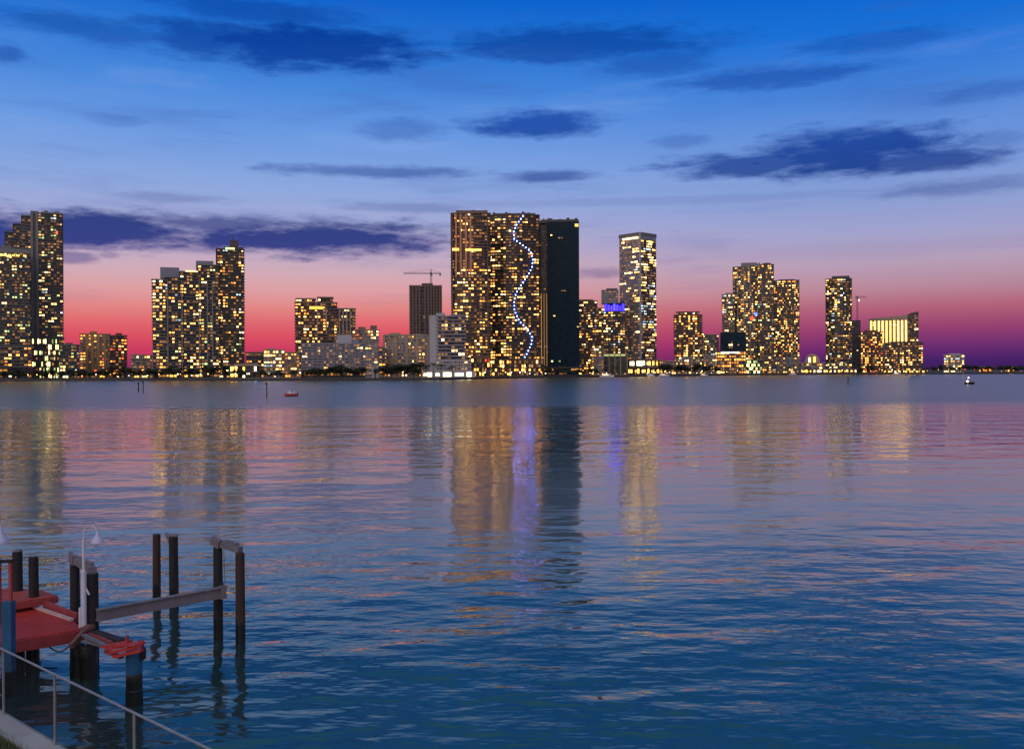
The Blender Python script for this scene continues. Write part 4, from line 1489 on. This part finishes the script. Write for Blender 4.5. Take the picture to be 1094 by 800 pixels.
for (x0, y0, z0, x1, y1, z1, w, h) in ((109, 690.5, 1.15, 140, 684.5, 1.28, 0.16, 0.04), (113, 693.5, 1.14, 147, 687, 1.28, 0.15, 0.04), (117, 697, 1.12, 151, 690, 1.27, 0.13, 0.045), (122, 701, 1.08, 151.5, 694.5, 1.24, 0.13, 0.05), (126, 688, 1.22, 150, 688, 1.30, 0.3, 0.04)):
    b = MB(); b.bar(wk(x0, y0, z0), wk(x1, y1, z1), w, h); b.build('red_plank', RED, walk)
b = MB(); a = wk(135.5, 687, 1.25); b.bar(a, a + Vector((0.01, 0, 0.17)), 0.07, 0.05); a = wk(150.5, 691, 1.2); b.bar(a, a + Vector((0, 0, 0.14)), 0.05, 0.12); b.build('stake', REDD, walk)
for (x0, y0, z0, x1, y1, z1, w, h, m) in ((89.5, 678, 0.97, 115, 690, 1.1, 0.1, 0.05, WOOD), (91, 684, 0.9, 120, 692, 1.06, 0.12, 0.05, WOOD), (96, 676, 1.0, 119, 686, 1.14, 0.08, 0.04, REDD), (101, 676.5, 0.98, 131, 686.5, 1.12, 0.2, 0.14, PILE), (113, 695, 1.02, 130, 702, 1.0, 0.1, 0.06, REDD)):
    b = MB(); b.bar(wk(x0, y0, z0), wk(x1, y1, z1), w, h); b.build('broken_board', m, walk)


# dock lamps
def dock_lamp(label, px, py, Y, ytop, xs, ysh, k=1.0, zb=None):
    base = at(px, py, Y)
    if zb is not None:
        base.z = zb
    t = thing('dock_lamp', label, 'lamp post', base)
    H = at(px, ytop, Y).z - base.z
    b = MB()
    b.tube([(0, 0, 0), (0, 0, H * 0.63), (0, 0, H * 0.66)], [0.062, 0.055, 0.036], 12)
    b.tube([(0, 0, H * 0.66), (0, 0, H)], [0.036, 0.03], 12)
    b.build('post', WHITEP, t, smooth=False)
    b = MB()
    rx = (xs - px) * Y / F / 2
    hh = 0.34 * k
    pts = [(0, 0, H)] + [(rx - rx * math.cos(a), 0, H + 0.06 + hh * 0.75 * math.sin(a)) for a in [PI * i / 10 for i in range(11)]] + [(2 * rx, 0, H - 0.02)]
    b.tube(pts, 0.012, 8)
    b.build('gooseneck', WHITEP, t)
    zs = at(xs, ysh, Y).z - base.z
    b = MB()
    prof = [(0.025, 0.26), (0.045, 0.2), (0.06, 0.16), (0.10, 0.10), (0.135, 0.05), (0.15, 0.0)]
    n = 18
    vs, fs = [], []
    for rr, z in prof:
        for i in range(n):
            a = 2 * PI * i / n
            vs.append((2 * rx + rr * k * math.cos(a), rr * k * math.sin(a), zs + z * k))
    for j in range(len(prof) - 1):
        for i in range(n):
            fs.append((j * n + i, (j + 1) * n + i, (j + 1) * n + (i + 1) % n, j * n + (i + 1) % n))
    b.add(vs, fs)
    b.add([vs[i] for i in range(n)], [tuple(range(n))])
    # inner side of the shade
    b.add([(2 * rx + (v[0] - 2 * rx) * 0.93, v[1] * 0.93, v[2] - 0.006) for v in vs], [tuple(reversed(f)) for f in fs])
    b.build('lamp_shade', surf('lamp_shade_paint', (0.48, 0.44, 0.56), 0.4, 0.1, 3), t)
    b = MB()
    b.tube([(2 * rx, 0, zs + 0.1 * k), (2 * rx, 0, zs + 0.03 * k)], [0.03, 0.045], 10)
    b.build('bulb', surf('unlit_bulb', (0.5, 0.5, 0.48), 0.15, 0.02), t)
    return t


t = dock_lamp('white gooseneck dock lamp rising from the tip of the red platform', 89.8, 672, 21.95, 575, 105, 579.5, zb=1.0)
b = MB()
b.box((-0.11, -0.03, 0.02), (-0.062, 0.03, 0.5))
b.build('conduit_box', WHITEP, t)
b = MB()
b.bar((0.05, 0, 0.95), (0.13, 0, 0.8), 0.02, 0.04)
b.build('bracket', WHITEP, t)
dock_lamp('gooseneck lamp at the cropped edge, only its shade in view', -18, 690, 17.0, 572, 1.5, 580, 1.0, zb=1.0)

# ------------------------------------------------------------------ near shore: seawall, lawn, chain-link fence
GZN = 1.2
E0, E1 = on(0, 757, GZN), on(75, 801, GZN)
ed = (E1 - E0).normalized()
en = Vector((-ed.y, ed.x, 0))            # towards the water
if en.y < 0:
    en = -en
P_, Q_ = E0 - ed * 14, E0 + ed * 18
conc = surf('seawall_cap_concrete', (0.33, 0.30, 0.275), 0.9, 0.3, 1.3, bump=0.4, spots=((0.24, 0.2, 0.19), 0.66))
wallr = thing('concrete_seawall', 'pale concrete seawall cap beneath the chain-link fence at the lawn edge', 'seawall', (E0.x, E0.y, 0))
b = MB()
W_ = Vector((E0.x, E0.y, 0))
b.bar(P_ - W_ - en * 0.22 + Vector((0, 0, -0.1)), Q_ - W_ - en * 0.22 + Vector((0, 0, -0.1)), 0.44, 0.2)
b.build('cap', conc, wallr)
b = MB()
b.bar(P_ - W_ - en * 0.28 + Vector((0, 0, -1.7)), Q_ - W_ - en * 0.28 + Vector((0, 0, -1.7)), 0.3, 3.0 - 0.004)
b.build('wall', surf('wet_concrete', (0.12, 0.11, 0.1), 0.9, 0.4, 1), wallr)
lawnm = surf('lawn_soil', (0.03, 0.04, 0.015), 0.95, 0.4, 3)
b = MB()
i0, i1 = P_ - en * 0.42, Q_ - en * 0.42
b.prism([(i0.x, i0.y), (i0.x - en.x * 60, i0.y - en.y * 60), (i1.x - en.x * 60, i1.y - en.y * 60), (i1.x, i1.y)], -1.0, GZN - 0.05)
o = b.build('lawn', lawnm)
o['kind'] = 'structure'
gm, nt, pb = newmat('grass_blades')
r = nt.n('ShaderNodeNewGeometry').outputs['Random Per Island']
nt.l(nt.ramp(r, [(0, (0.03, 0.05, 0.01)), (0.6, (0.07, 0.11, 0.02)), (1, (0.17, 0.16, 0.06))]), pb.inputs['Base Color'])
pb.inputs['Roughness'].default_value = 0.6
rnd = random.Random(4)
b = MB()
for _ in range(9000):
    tt, dd = rnd.uniform(-1.8, 3.0), 0.40 + 1.7 * rnd.random() ** 1.5
    p = E0 + ed * tt - en * dd
    z = GZN - 0.06
    a = rnd.uniform(0, 6.28)
    h = rnd.uniform(0.05, 0.13)
    w = 0.006
    lx, ly = rnd.uniform(-.06, .06), rnd.uniform(-.06, .06)
    ca, sa = math.cos(a) * w, math.sin(a) * w
    b.add([(p.x - ca, p.y - sa, z), (p.x + ca, p.y + sa, z), (p.x + lx, p.y + ly, z + h)], [(0, 1, 2)])
o = b.build('grass', gm)
tag(o, 'short grass behind the concrete seawall cap', 'grass', kind='stuff')

RZ = 2.3
f0, f1 = on(0, 692, RZ), on(225, 800.5, RZ)
fd = (f1 - f0).normalized()
fence = thing('chain_link_fence', 'low chain-link fence with a sloping-looking pale top rail along the seawall', 'fence', (f0.x, f0.y, GZN))
fz = Vector((f0.x, f0.y, GZN))
b = MB()
a, c = f0 - fd * 3 - fz, f1 + fd * 5 - fz
b.tube([a, c], 0.019, 10)
b.build('top_rail', STEEL, fence)
for px, py in ((1.2, 692.6), (56, 719), (141, 761)):
    # the post stands where the rail passes that point of the view
    best = min((abs(((f0 + fd * k * 0.01).x * F / (f0 + fd * k * 0.01).y + 547) - px), k) for k in range(-100, 800))[1]
    pp = f0 + fd * best * 0.01 - fz
    b = MB()
    b.tube([(pp.x, pp.y, -0.02), (pp.x, pp.y, RZ - GZN - 0.02)], 0.022, 10)
    b.build('post', STEEL, fence)
wirem = surf('fence_wire', (0.02, 0.02, 0.022), 0.6, 0.2, 3)
b = MB()
L, H = (c - a).length, RZ - GZN - 0.03
sp, w = 0.062, 0.0018
x = -H
while x < L:
    for sgn in (1, -1):
        u0, v0, u1, v1 = (x, 0.02, x + H, H) if sgn > 0 else (x, H, x + H, 0.02)
        if u0 < 0:
            k = -u0 / H
            u0, v0 = 0, v0 + (v1 - v0) * k
        if u1 > L:
            k = (L - u0) / (u1 - u0)
            u1, v1 = L, v0 + (v1 - v0) * k
        A1, B1 = a + fd * u0, a + fd * u1
        b.bar((A1.x, A1.y + 0.003 * sgn, v0), (B1.x, B1.y + 0.003 * sgn, v1), w * 1.6, w * 1.6)
    x += sp
b.build('wire_mesh', wirem, fence)
# ------------------------------------------------------------------ water
wm, nt, pb = newmat('bay_water')
pos = nt.n('ShaderNodeNewGeometry').outputs['Position']
sp = nt.n('ShaderNodeSeparateXYZ')
nt.l(pos, sp.inputs[0])
Yw = sp.outputs[1]
# wind-ruffled water beyond about 170 m, calmer patches nearer
edge = nt.noise(nt.vmath('MULTIPLY', pos, (0.004, 0.02, 0)), 1.0, 3, 0.5)[0]
yy = nt.math('MULTIPLY_ADD', nt.math('SUBTRACT', edge, 0.5), 60.0, Yw)
far = nt.smooth(yy, 160, 205)
patch = nt.smooth(nt.noise(nt.vmath('MULTIPLY', pos, (0.012, 0.05, 0)), 1.0, 4, 0.6)[0], 0.4, 0.7)
# heights
h1 = nt.noise(nt.vmath('MULTIPLY', pos, (0.5, 0.85, 0)), 1.0, 3.2, 0.5)[0]
h2 = nt.noise(nt.vmath('MULTIPLY', pos, (0.22, 0.30, 0)), 1.0, 3, 0.5)[0]
h3 = nt.noise(nt.vmath('MULTIPLY', pos, (0.03, 0.16, 0)), 1.0, 2, 0.4)[0]
near = nt.smooth(Yw, 24, 62, 1.05, 0.35)
hh = nt.math('ADD', nt.math('MULTIPLY', nt.math('MULTIPLY', h1, 0.085), near), nt.math('MULTIPLY', h2, 0.15))
hh = nt.math('ADD', hh, nt.math('MULTIPLY', h3, 0.16))
lull = nt.math('ADD', nt.smooth(Yw, 26, 48, 1.0, 0.45), nt.smooth(Yw, 55, 110, 0.0, 1.1))      # lee of the far shore: the swell dies down outwards
hh = nt.math('MULTIPLY', hh, nt.math('MULTIPLY', lull, nt.math('MULTIPLY_ADD', far, -0.6, 1.0)))
bm = nt.n('ShaderNodeBump')
bm.inputs['Strength'].default_value = 1.0
bm.inputs['Distance'].default_value = 1.0
nt.l(hh, bm.inputs['Height'])
nt.l(bm.outputs[0], pb.inputs['Normal'])
rg = nt.math('ADD', nt.smooth(Yw, 18, 70, 0.05, 0.09), nt.smooth(Yw, 90, 160, 0.0, 0.05))
rg = nt.math('ADD', rg, nt.math('MULTIPLY', patch, 0.02))
rgf = nt.math('MULTIPLY_ADD', far, 0.14, rg)
nt.l(rgf, pb.inputs['Roughness'])
shal = nt.smooth(Yw, 14, 60)          # sandy shallows near the seawall, deep dark water further out
nt.l(nt.mix(shal, (0.004, 0.028, 0.027), (0.002, 0.007, 0.008)), pb.inputs['Base Color'])
pb.inputs['Specular Tint'].default_value = (0.90, 0.90, 0.45, 1)
pb.inputs['IOR'].default_value = 1.95
added_sheen = nt.n('ShaderNodeBsdfGlossy')       # added glossy lobe that brightens the water's reflection, strongest at mid distance
added_sheen.inputs['Color'].default_value = (0.92, 0.80, 0.62, 1)
nt.l(nt.smooth(Yw, 20, 90, 0.25, 0.42), added_sheen.inputs['Roughness'])
nt.l(bm.outputs[0], added_sheen.inputs['Normal'])
ms = nt.n('ShaderNodeMixShader')
nt.l(nt.math('ADD', nt.smooth(Yw, 20, 45, 0.08, 0.25), nt.smooth(Yw, 45, 90, 0.0, -0.18)), ms.inputs[0])
nt.l(pb.outputs[0], ms.inputs[1])
nt.l(added_sheen.outputs[0], ms.inputs[2])
nt.l(ms.outputs[0], [x for x in nt.t.nodes if x.type == 'OUTPUT_MATERIAL'][0].inputs[0])
b = MB()
b.add([(-7000, -200, 0), (7000, -200, 0), (7000, 7000, 0), (-7000, 7000, 0)], [(0, 1, 2, 3)])
o = b.build('water', wm)
o['kind'] = 'structure'

# ------------------------------------------------------------------ dusk sky
wd = bpy.data.worlds.new('World')
SC.world = wd
wd.use_nodes = True
nt = NT(wd.node_tree)
bg = wd.node_tree.nodes['Background']
dv = nt.n('ShaderNodeTexCoord').outputs['Generated']
sp = nt.n('ShaderNodeSeparateXYZ')
nt.l(dv, sp.inputs[0])
DEG = 180 / PI
az = nt.math('MULTIPLY', nt.math('ARCTAN2', sp.outputs[0], sp.outputs[1]), DEG)
el = nt.math('MULTIPLY', nt.math('ARCSINE', sp.outputs[2]), DEG)


def elp(y):
    return math.degrees(math.atan((396 - y) / F))


def stops(rows, extra):
    out = [(0.0, lin(rows[0][1]))]
    out += [((elp(y) + 2) / 92, lin(c)) for y, c in rows]
    out += [((e + 2) / 92, lin(c)) for e, c in extra]
    return out


t01 = nt.math('DIVIDE', nt.math('ADD', el, 2.0), 92.0, clamp=True)
HI = [(29, (60, 126, 176)), (42, (84, 138, 172)), (60, (86, 132, 168)), (90, (80, 116, 150))]  # overhead sky, out of view, paled to tint and brighten the water
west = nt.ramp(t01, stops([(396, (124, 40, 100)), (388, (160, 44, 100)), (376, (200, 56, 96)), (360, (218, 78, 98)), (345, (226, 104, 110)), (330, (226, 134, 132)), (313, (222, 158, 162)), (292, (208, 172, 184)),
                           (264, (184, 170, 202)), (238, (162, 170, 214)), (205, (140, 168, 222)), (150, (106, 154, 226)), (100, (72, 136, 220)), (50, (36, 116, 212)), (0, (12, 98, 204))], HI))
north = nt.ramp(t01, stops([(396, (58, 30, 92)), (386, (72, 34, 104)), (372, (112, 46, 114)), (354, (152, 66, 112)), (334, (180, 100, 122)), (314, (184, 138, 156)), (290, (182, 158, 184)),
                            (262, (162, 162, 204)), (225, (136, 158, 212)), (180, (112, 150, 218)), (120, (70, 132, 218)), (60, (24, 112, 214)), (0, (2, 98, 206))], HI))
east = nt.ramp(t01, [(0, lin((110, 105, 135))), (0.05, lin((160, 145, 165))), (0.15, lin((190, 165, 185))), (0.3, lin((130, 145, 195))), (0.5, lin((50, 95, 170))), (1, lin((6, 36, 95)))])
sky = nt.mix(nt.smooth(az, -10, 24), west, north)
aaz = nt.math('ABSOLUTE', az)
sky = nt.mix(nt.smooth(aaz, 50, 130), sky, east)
# thin high streaks
cv = nt.n('ShaderNodeCombineXYZ')
nt.l(nt.math('MULTIPLY', az, 0.07), cv.inputs[0])
nt.l(nt.math('MULTIPLY', el, 0.5), cv.inputs[1])
st = nt.noise(cv.outputs[0], 1.0, 6, 0.6)[0]
cv2 = nt.n('ShaderNodeCombineXYZ')
nt.l(nt.math('MULTIPLY', az, 0.25), cv2.inputs[0])
nt.l(nt.math('MULTIPLY', el, 1.1), cv2.inputs[1])
fine = nt.noise(cv2.outputs[0], 1.0, 7, 0.62)[0]
lightk = nt.math('MULTIPLY', nt.math('MULTIPLY', nt.smooth(st, 0.5, 0.75), nt.smooth(el, 7, 13)), nt.smooth(el, 21, 16))
sky = nt.mix(nt.math('MULTIPLY', lightk, 0.22), sky, lin((150, 175, 232)))
darkk = nt.math('MULTIPLY', nt.smooth(st, 0.5, 0.28), nt.smooth(el, 0.5, 7))
sky = nt.mix(nt.math('MULTIPLY', darkk, 0.25), sky, lin((58, 84, 168)))
# cloud banks: centre x, y, half width, half height in photo pixels, density
CL = [(330, 50, 125, 22, 1.0), (225, 42, 70, 18, 0.8), (70, 26, 75, 9, 0.55), (290, 16, 90, 12, 0.6), (120, 36, 60, 10, 0.5), (8, 58, 20, 8, 0.6),
      (620, 48, 130, 16, 0.75), (540, 52, 50, 9, 0.5), (700, 66, 60, 14, 0.5), (820, 84, 95, 10, 0.65), (940, 45, 85, 9, 0.45), (1050, 98, 70, 8, 0.4),
      (575, 133, 68, 12, 0.95), (430, 138, 42, 11, 0.4), (120, 128, 30, 6, 0.25),
      (905, 163, 115, 22, 1.0), (820, 174, 105, 12, 0.9), (980, 172, 80, 11, 0.9), (730, 151, 28, 6, 0.35), (1060, 150, 40, 8, 0.3),
      (400, 184, 100, 6, 0.6), (585, 189, 48, 6, 0.7), (1030, 200, 80, 8, 0.4), (190, 212, 60, 5, 0.3), (440, 222, 70, 5, 0.35),
      (110, 246, 115, 18, 1.0), (-40, 250, 110, 26, 1.0), (330, 254, 145, 18, 1.0), (240, 240, 95, 10, 0.8), (210, 262, 100, 8, 0.5), (78, 275, 24, 6, 0.6), (117, 272, 12, 4, 0.4), (640, 292, 28, 6, 0.45),
      (700, 215, 300, 4, 0.15), (900, 268, 200, 8, 0.07)]
acc = None
w1 = nt.math('SUBTRACT', fine, 0.5)
w2 = nt.math('SUBTRACT', st, 0.5)
cv3 = nt.n('ShaderNodeCombineXYZ')
nt.l(nt.math('MULTIPLY', az, 0.7), cv3.inputs[0])
nt.l(nt.math('MULTIPLY', el, 2.6), cv3.inputs[1])
w3 = nt.math('SUBTRACT', nt.noise(cv3.outputs[0], 1.0, 8, 0.65)[0], 0.5)
warp = nt.math('ADD', nt.math('MULTIPLY', w1, 1.7), nt.math('MULTIPLY', w2, 0.7))
warp = nt.math('ADD', warp, nt.math('MULTIPLY', w3, 1.2))
for (x, y, rx, ry, op) in CL:
    d = ray(x, y)
    a0 = math.degrees(math.atan2(d.x, d.y))
    e0 = math.degrees(math.atan2(d.z, math.hypot(d.x, d.y)))
    ra = math.degrees(rx / F) * math.cos(math.radians(a0)) ** 2
    re = math.degrees(ry / F)
    u = nt.math('MULTIPLY', nt.math('SUBTRACT', az, a0), 1 / ra)
    v = nt.math('MULTIPLY', nt.math('SUBTRACT', el, e0), 1 / re)
    q = nt.math('SQRT', nt.math('ADD', nt.math('MULTIPLY', u, u), nt.math('MULTIPLY', v, v)))
    f = nt.math('SUBTRACT', nt.math('ADD', warp, 1.3), q)
    k = nt.smooth(f, -0.2, 0.85, 0.0, op)
    acc = k if acc is None else nt.math('MAXIMUM', acc, k)
cc = nt.ramp(t01, [((elp(340) + 2) / 92, lin((120, 70, 120))), ((elp(285) + 2) / 92, lin((34, 58, 142))), ((elp(268) + 2) / 92, lin((18, 46, 128))), ((elp(245) + 2) / 92, lin((14, 46, 124))), ((elp(180) + 2) / 92, lin((18, 62, 148))), ((elp(120) + 2) / 92, lin((18, 74, 170))),
                   ((elp(40) + 2) / 92, lin((4, 58, 150)))])
sky = nt.mix(nt.math('MULTIPLY', acc, 0.93), sky, cc)
# a trace of the physical twilight sky
ns = nt.n('ShaderNodeTexSky', sky_type='NISHITA', sun_disc=False)
ns.sun_elevation = math.radians(0.0)
ns.sun_rotation = math.radians(0)
tw = nt.vmath('SCALE', ns.outputs[0])
tw.node.inputs['Scale'].default_value = 0.0006
sky = nt.mix(1.0, sky, tw, 'ADD')
nt.l(sky, bg.inputs['Color'])
bg.inputs['Strength'].default_value = 1.0

# ------------------------------------------------------------------ camera and render settings
cam = bpy.data.cameras.new('camera')
co = bpy.data.objects.new('camera', cam)
COL.objects.link(co)
co.matrix_world = Matrix.Translation(CAMP) @ RCAM.to_4x4()
cam.sensor_width = 36
cam.lens = 36 * F / 1094
cam.clip_end = 20000
cam.clip_start = 0.1
SC.camera = co
SC.view_settings.view_transform = 'Standard'
SC.view_settings.look = 'None'
SC.view_settings.exposure = 0
SC.view_settings.gamma = 1
SC.view_settings.use_curve_mapping = False
SC.cycles.use_denoising = True
SC.cycles.max_bounces = 5
SC.cycles.sample_clamp_indirect = 8
SC.cycles.use_adaptive_sampling = True
SC.cycles.adaptive_threshold = 0.01

# added soft fill from behind the camera, standing in for eastern sky glow
sl = bpy.data.lights.new('twilight_fill', 'SUN')
sl.energy = 1.3
sl.angle = math.radians(80)
sl.color = (1.0, 0.91, 0.84)
so = bpy.data.objects.new('twilight_fill', sl)
COL.objects.link(so)
so.rotation_euler = (math.radians(48), 0, math.radians(-20))
